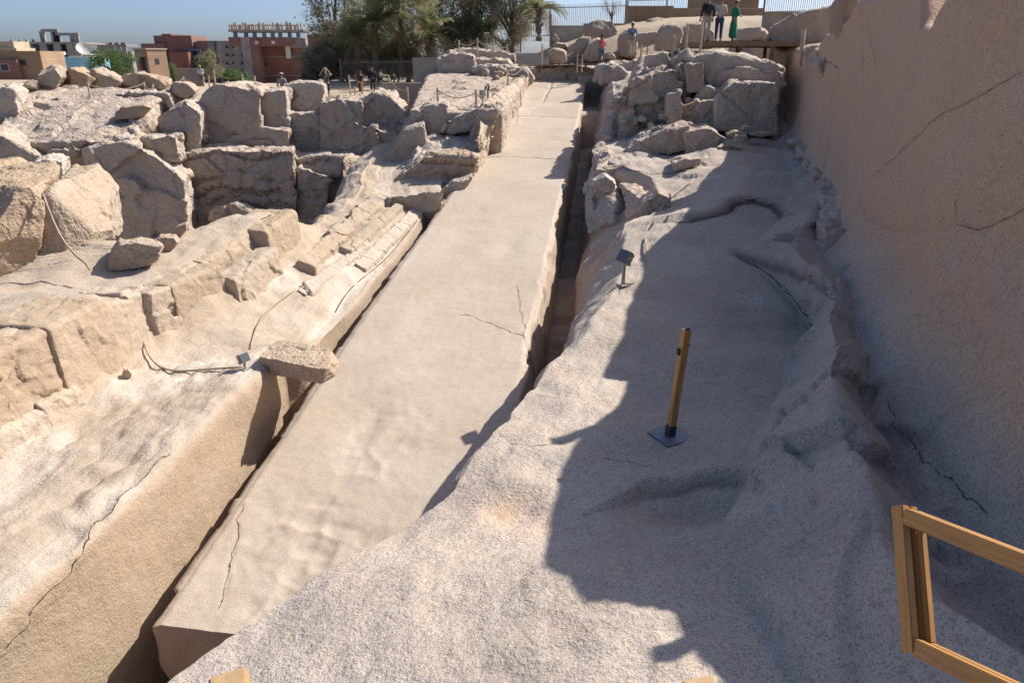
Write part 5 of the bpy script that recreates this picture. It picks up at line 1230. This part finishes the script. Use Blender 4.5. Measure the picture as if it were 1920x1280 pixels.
# dish
dl = Vector(Yp(156, 93, 138)); r = empty('satellite_dish', dl); tag(r, 'large white satellite dish turned up above the blue house', 'satellite dish'); r.rotation_euler = (math.radians(62), 0, math.radians(38))
bm = bmesh.new(); rings = []
for k in range(7):
    q = k / 6 * 1.15; rings.append([bm.verts.new((q * math.cos(a * PI / 12), q * math.sin(a * PI / 12), q * q * 0.28)) for a in range(24)] if k else [bm.verts.new((0, 0, 0))])
for a in range(24): bm.faces.new((rings[0][0], rings[1][a], rings[1][(a + 1) % 24]))
for k in range(1, 6):
    for a in range(24): bm.faces.new((rings[k][a], rings[k + 1][a], rings[k + 1][(a + 1) % 24], rings[k][(a + 1) % 24]))
me = bpy.data.meshes.new('reflector'); bm.to_mesh(me); bm.free(); link('reflector', me, M_DISH, r)
MB().tube([(0, -1.1, .3), (0, 0, .95)], .03, 6).build('feed_arm', M_CONC2, r); MB().box((0, 0, .95), (.12, .12, .2)).build('feed', M_CONC2, r); MB().tube([(0, 0, 0), (0, -.9, -1.6)], .06, 6).build('mast', M_CONC2, r)
r, o = bldg('small far concrete frame left of the red-brick block', 210, 260)
bpart(r, o, 'roof_slab', (186, 236, 84, 87), 260, 8, M_CONC2)
for x in (187, 197, 208, 220, 232): bpart(r, o, 'column', (x, x + 2.4, 80, 112), 260, .6, M_CONC2, .3)
bpart(r, o, 'wall', (160, 245, 97, 150), 260, 8, M_GREYP, 1)
# red-brick stepped block
r, o = bldg('stepped red-brick apartment block right of the brick hut', 340, 240)
bpart(r, o, 'left_wing', (277, 306, 82, 160), 240, 10, B_RED, .5); bpart(r, o, 'tower', (303, 358, 67, 160), 240, 12, B_RED, 2); bpart(r, o, 'tower_parapet', (303, 320, 64, 68), 240, 12, B_RED2, 2.2)
bpart(r, o, 'right_wing', (380, 420, 77, 160), 240, 11, B_RED, 1); bpart(r, o, 'bay', (348, 382, 79, 160), 240, 6, M_BLUEB, 3)
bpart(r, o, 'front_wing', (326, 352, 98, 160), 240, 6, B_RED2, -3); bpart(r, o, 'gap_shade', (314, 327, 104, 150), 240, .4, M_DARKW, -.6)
for yy in (92, 104, 116, 126): bpart(r, o, 'balcony', (352, 378, yy, yy + 4), 240, 2.5, M_BLUEB, .5)
for yy in (86, 97, 108, 119): window(r, o, (356, 363, yy, yy + 7), 240, 3); window(r, o, (368, 375, yy, yy + 7), 240, 3)
for yy in (88, 100): bpart(r, o, 'concrete_band', (380, 420, yy, yy + 1.6), 240, .4, M_CONC2, .85)
bpart(r, o, 'column_band', (398, 400.5, 78, 150), 240, .4, M_CONC2, .8)
# grey balcony block
r, o = bldg('grey apartment block with stacked balconies', 440, 235)
bpart(r, o, 'wall', (418, 463, 77, 170), 235, 10, M_GREYP)
for k, yy in enumerate((84, 99, 114, 129)):
    for x0 in (420, 432, 449): window(r, o, (x0 + 2, x0 + 8, yy, yy + 8), 235, 0, M_CREAM)
    bpart(r, o, 'balcony', (446, 463, yy + 8, yy + 12), 235, 1.6, M_BLUEB, -1.6); bpart(r, o, 'balcony', (420, 431, yy + 8, yy + 11), 235, 1.4, M_GREYP, -1.4)
# brick block with the open concrete top floor
r, o = bldg('tall red-brick building with an open concrete top storey', 520, 190)
bpart(r, o, 'pier', (463, 482, 70, 175), 190, 8, B_RED); bpart(r, o, 'upper_wall', (430, 545, 70, 87), 190, 8, B_RED, .4)
bpart(r, o, 'side_wall', (480, 600, 86, 180), 190, 6, B_RED2, 3.5); bpart(r, o, 'upper_right_wall', (545, 572, 72, 90), 190, 6, M_GREYP, 2)
bpart(r, o, 'concrete_beam', (482, 600, 105, 107), 190, .5, M_CONC2, 3.2); bpart(r, o, 'concrete_beam', (482, 600, 141, 143), 190, .5, M_CONC2, 3.2); bpart(r, o, 'concrete_column', (464, 467, 70, 175), 190, .3, M_CONC2, -.15)
bpart(r, o, 'top_slab', (428, 568, 56, 60), 190, 9, M_CONC2, -.3)
for x in (438, 458, 474, 492, 508, 522, 540, 556): bpart(r, o, 'column', (x, x + 5, 60, 71), 190, .7, M_BLUEB, .3)
rs = random.Random(4)
for k in range(34):
    x = 430 + k * 4.05 + rs.uniform(-1, 1); h = rs.uniform(7, 15); bpart(r, o, 'starter_bar', (x, x + rs.choice([.8, .8, 3.2]), 56 - h, 56.5), 190, .25, W_POST, rs.uniform(0, 6))
bpart(r, o, 'formwork', (428, 560, 47, 49), 190, .3, W_POST, 2); bpart(r, o, 'drain_pipe', (537, 543, 84, 110), 190, .4, M_WHITEP, 2.8)
window(r, o, (493, 502, 115, 126), 190, 3.5, M_CONC2)
for x in (481, 512): 
    dd = bpart(r, o, 'dish', (x - 3, x + 3, 77, 83), 190, .3, M_DISH, -.2)
r, o = bldg('small brown-brick house behind the dry shrub', 610, 170, 'brick_house', 'house')
bpart(r, o, 'wall', (584, 660, 65, 150), 170, 5, B_RED2); bpart(r, o, 'parapet', (583, 661, 63, 66), 170, 5.2, M_CONC2, -.1)
# hut
hp = Vector(Yp(291, 153, 78)); r = empty('brick_hut', hp, math.radians(-32)); tag(r, 'small tan brick hut with a dark doorway', 'hut')
hw, hh = 2.1, 3.0; hm = MB()
hm.box((-.80, 0, hh / 2), (.5, hw, hh)); hm.box((.85, 0, hh / 2), (.4, hw, hh)); hm.box((.08, 0, hh - .35), (1.15, hw, .7)); hm.box((.08, .3, hh / 2), (1.15, hw - .6, hh - .05)); hm.build('wall', B_TAN, r)
MB().box((.06, -hw / 2 + .34, 1.1), (1.1, .06, 2.2)).build('doorway', M_DARKW, r); MB().box((0, 0, hh + .06), (2.3, hw + .2, .12)).build('roof', M_CONC, r)
w = MB().box((1.06, -.1, 1.9), (.06, .4, .5)).build('window', M_DARKW, r)

# ================================================================== trees and shrubs
L_DKGR = leafm('leaf_dark', (0.13, 0.155, 0.08), (0.24, 0.25, 0.14))
L_OLIVE = leafm('leaf_olive', (0.21, 0.205, 0.11), (0.36, 0.32, 0.19))
L_GREEN = leafm('leaf_green', (0.07, 0.12, 0.04), (0.14, 0.21, 0.07))
L_DRY = leafm('leaf_dry', (0.27, 0.21, 0.15), (0.42, 0.34, 0.24))
L_GREY = leafm('leaf_grey', (0.22, 0.19, 0.155), (0.34, 0.30, 0.24))
L_PALM = leafm('palm_leaf', (0.20, 0.22, 0.11), (0.36, 0.34, 0.19))
L_PALMD = leafm('palm_leaf_dry', (0.30, 0.23, 0.14), (0.42, 0.33, 0.21))
M_BARK = plain('bark', (0.16, 0.12, 0.085), 0.95, 0.4, 6, bump=.5)
M_PBARK = plain('palm_bark', (0.20, 0.145, 0.10), 0.95, 0.5, 9, bump=.6)
def leaf_mesh(name, P, size, rng, mat, parent, aspect=0.5, droop=0.0):
    n = len(P); d = rng.normal(size=(n, 3)); d[:, 2] -= droop; d /= np.linalg.norm(d, axis=1)[:, None]
    w = np.cross(d, rng.normal(size=(n, 3))); w /= np.linalg.norm(w, axis=1)[:, None] + 1e-9
    s = size * rng.uniform(.6, 1.3, size=(n, 1)); a = P - d * s * .5; b = P + d * s * .5; m = P + np.cross(d, w) * s * .06
    V = np.stack([a, m + w * s * aspect * .5, b, m - w * s * aspect * .5], 1).reshape(-1, 3)
    me = mesh_np(name, V, np.arange(n * 4).reshape(-1, 4), smooth=False); return link(name, me, mat, parent)
def bush(label, pxc, pyb, y, rx, rz, mat, seed, nclump=26, per=170, leaf=0.16, name='shrub', cat='shrub', grp='trees and shrubs beyond the quarry', aspect=.5, trunk=0.25, ry=None, droop=0, mix=None):
    """crown of leaf clumps around limbs; rx, rz in metres"""
    if 520 < pxc < 1000:
        y2 = max(y, 61 + (seed % 3)); rx *= y2 / y * 1.12; rz *= y2 / y * 1.12; leaf *= 1.25; per = int(per * 1.3); nclump = int(nclump * 1.25); y = y2
    b = Vector(Yp(pxc, pyb, y)); r = empty(name, b); tag(r, label, cat, grp); rng = np.random.RandomState(seed); ry = ry or rx * .8
    th = trunk * rz * 2; C_ = np.array([0, 0, th + rz * .85])
    m = MB(); tips = []
    m.tube([(0, 0, -.3), (0.05 * rx, 0, th * .6), (0, 0.05, th + rz * .4)], [rz * .075, rz * .06, rz * .04], 8)
    for k in range(nclump):
        v = rng.normal(size=3); v /= np.linalg.norm(v); q = rng.uniform(.45, 1.0) ** .6
        t = C_ + v * np.array([rx, ry, rz]) * q * .86; t[2] = max(t[2], .15); tips.append(t)
        if k % 2 == 0:
            s0 = np.array([0, 0, th * .6 + rng.uniform(0, rz * .4)]); md_ = s0 * .5 + t * .5 + rng.normal(size=3) * .1 * rx
            m.tube([s0, md_, t], [rz * .03, rz * .02, rz * .008], 5)
    m.build('trunk', M_BARK, r, smooth=True)
    Ps = []
    for t in tips:
        rr = rng.uniform(.20, .40) * min(rx, rz); Ps.append(t + rng.normal(size=(int(per * rng.uniform(.6, 1.3)), 3)) * rr * np.array([.62, .62, .5]))
    Ps = np.concatenate(Ps)
    if mix is None: leaf_mesh('crown', Ps, leaf, rng, mat, r, aspect, droop)
    else:
        k_ = rng.rand(len(Ps)) < .45; leaf_mesh('crown', Ps[~k_], leaf, rng, mat, r, aspect, droop); leaf_mesh('dry_twigs', Ps[k_], leaf * 1.6, rng, mix, r, .12, droop)
    return r
def palm(label, px, pyc, pyb, y, R, nf, seed, mat=L_PALM, grp='palms beyond the quarry', dry=6):
    R *= 58.6 / y * 1.2; y = 58.6
    b = Vector(Yp(px, pyb, y)); top = Vector(Yp(px, pyc, y)) - b; r = empty('palm_tree', b); tag(r, label, 'palm tree', grp); rng = np.random.RandomState(seed)
    n = 9; rad = [0.22 + .05 * math.sin(k * 2.5) for k in range(n)]
    m = MB().tube([top * (k / (n - 1)) + Vector((0.04 * math.sin(k), 0, -.1)) for k in range(n)], rad, 9)
    for k in range(40):
        a = rng.uniform(0, 2 * PI); t = rng.uniform(.35, 1.0); p = top * t; m.beam(p, p + Vector((math.cos(a) * .34, math.sin(a) * .34, .22)), .06, .05)
    m.build('trunk', M_PBARK, r)
    def fronds(cnt, el0, el1, drop, nm, mt):
        VV = []
        for f in range(cnt):
            a = rng.uniform(0, 2 * PI); el = rng.uniform(el0, el1); L = R * rng.uniform(.8, 1.1); pts = []; p = np.array(top); dirv = np.array([math.cos(a) * math.cos(el), math.sin(a) * math.cos(el), math.sin(el)]); ns = 15
            for k in range(ns + 1):
                pts.append(p.copy()); p = p + dirv * L / ns; dirv = dirv + np.array([0, 0, -drop / ns * (.5 + 1.3 * k / ns)]); dirv /= np.linalg.norm(dirv)
            side = np.cross(pts[-1] - pts[0], [0, 0, 1.0]); side /= np.linalg.norm(side) + 1e-9
            for k in range(1, ns):
                for q in (0, .5):
                    c_ = pts[k] * (1 - q) + pts[k + 1] * q; ax = pts[k + 1] - pts[k]; ax /= np.linalg.norm(ax); ll = L * .24 * math.sin(PI * min(1, .15 + .85 * (k + q) / ns)) ** .7
                    for sg in (-1, 1):
                        dv = side * sg * .8 + ax * .75 + np.array([0, 0, .15 - .35 * rng.rand()]); dv /= np.linalg.norm(dv); wv = ax * .022 * R / 2.2
                        VV.append([c_ - wv, c_ + wv, c_ + dv * ll + wv * .2, c_ + dv * ll - wv * .2 - np.array([0, 0, .03])])
            for k in range(ns):
                u_ = np.array([0, 0, .03]); VV.append([pts[k], pts[k] + u_, pts[k + 1] + u_ * .8, pts[k + 1]])
        V = np.array(VV).reshape(-1, 3); link(nm, mesh_np(nm, V, np.arange(len(V)).reshape(-1, 4), smooth=False), mt, r)
    fronds(nf, .1, 1.35, 1.7, 'fronds', mat)
    if dry: fronds(dry, -.9, -.1, 1.2, 'dry_fronds', L_PALMD)
G2 = 'trees beyond the quarry'
bush('tall loose grey-green tree at the left end of the grove', 640, 158, 62, 2.2, 3.4, L_DKGR, 11, 34, 110, .17, 'tree', 'tree', G2, trunk=.22, mix=L_GREY)
bush('dark green tree filling the left of the grove', 700, 150, 66, 2.8, 3.6, L_OLIVE, 12, 34, 190, .18, 'tree', 'tree', G2, trunk=.2, mix=L_GREY)
bush('grey dry bushy tree above the suited man', 650, 160, 57, 1.9, 2.3, L_GREY, 13, 30, 200, .20, 'dry_tree', 'tree', G2, aspect=.14, trunk=.1, droop=.5, mix=L_DRY)
bush('brown-green tree in the middle of the grove', 765, 150, 63, 2.6, 3.0, L_OLIVE, 14, 34, 190, .16, 'tree', 'tree', G2, trunk=.2, mix=L_GREY)
bush('olive bush under the middle palms', 745, 152, 56, 2.0, 1.3, L_OLIVE, 15, 26, 180, .14, 'shrub', 'shrub', G2, trunk=.1)
bush('broad brown-green tree right of the middle of the grove', 845, 120, 62, 2.6, 2.7, L_OLIVE, 16, 34, 190, .16, 'tree', 'tree', G2, trunk=.2, mix=L_DRY)
bush('very dark dense tree right of centre in the grove', 895, 112, 60, 2.2, 2.9, L_DKGR, 17, 40, 210, .15, 'tree', 'tree', G2, trunk=.18, mix=L_OLIVE)
bush('olive-brown tree at the right end of the grove', 960, 92, 60, 2.2, 2.6, L_OLIVE, 18, 36, 200, .15, 'tree', 'tree', G2, trunk=.18, mix=L_GREY)
bush('dark undergrowth behind the slanting bar fence', 868, 104, 56, 2.1, 1.2, L_DKGR, 19, 26, 190, .13, 'shrub', 'shrub', G2, trunk=.05)
bush('brown undergrowth behind the fence at the right of the grove', 945, 98, 56, 1.9, 1.2, L_OLIVE, 20, 26, 190, .13, 'shrub', 'shrub', G2, trunk=.05, mix=L_DRY)
bush('dry tan shrub at the left foot of the grove', 603, 160, 56, 1.3, 1.3, L_DRY, 21, 24, 160, .26, 'dry_shrub', 'shrub', G2, aspect=.08, trunk=.1, mix=L_GREY)
bush('tangled dry thicket behind the bar fence', 735, 152, 53, 3.0, .9, L_DRY, 22, 34, 170, .22, 'dry_shrub', 'shrub', G2, aspect=.1, trunk=.03, mix=L_GREY)
bush('dark green bush at the left foot of the grove', 590, 162, 60, 1.0, .9, L_OLIVE, 23, 18, 150, .13, 'shrub', 'shrub', G2, trunk=.05)
bush('green tree behind the far-left boulders', 215, 150, 72, 2.4, 1.35, L_GREEN, 24, 34, 170, .17, 'tree', 'tree', G2, trunk=.12)
bush('dark round bush right of the grey block wall', 400, 158, 76, 1.5, 1.5, L_DKGR, 25, 26, 150, .17, 'shrub', 'shrub', G2, trunk=.1, mix=L_DRY)
bush('low green hedge under the grey apartment block', 447, 162, 74, 2.0, .85, L_GREEN, 26, 26, 150, .15, 'shrub', 'shrub', G2, trunk=.03)
bush('small green bush right of the brick hut', 326, 155, 82, 1.0, 1.0, L_GREEN, 27, 18, 130, .15, 'shrub', 'shrub', G2, trunk=.05)
bush('thin bare tree standing before the tall bar fence', 1146, 45, 62, 1.0, 1.1, L_DRY, 28, 22, 60, .2, 'bare_tree', 'tree', G2, aspect=.06, trunk=.15)
palm('tall palm with arching fronds in the grove', 704, 42, 150, 55, 2.9, 34, 31)
palm('low palm with drooping fronds before the grove', 803, 70, 135, 53, 2.3, 30, 32, dry=10)
palm('palm with ragged crown at the grove top', 752, 14, 140, 58, 2.8, 30, 33)
palm('small palm beside the tall bar fence', 1010, 18, 75, 58, 2.0, 26, 34)
palm('slanting young palm above the bar fence', 672, 72, 150, 55, 2.0, 26, 35, dry=4)
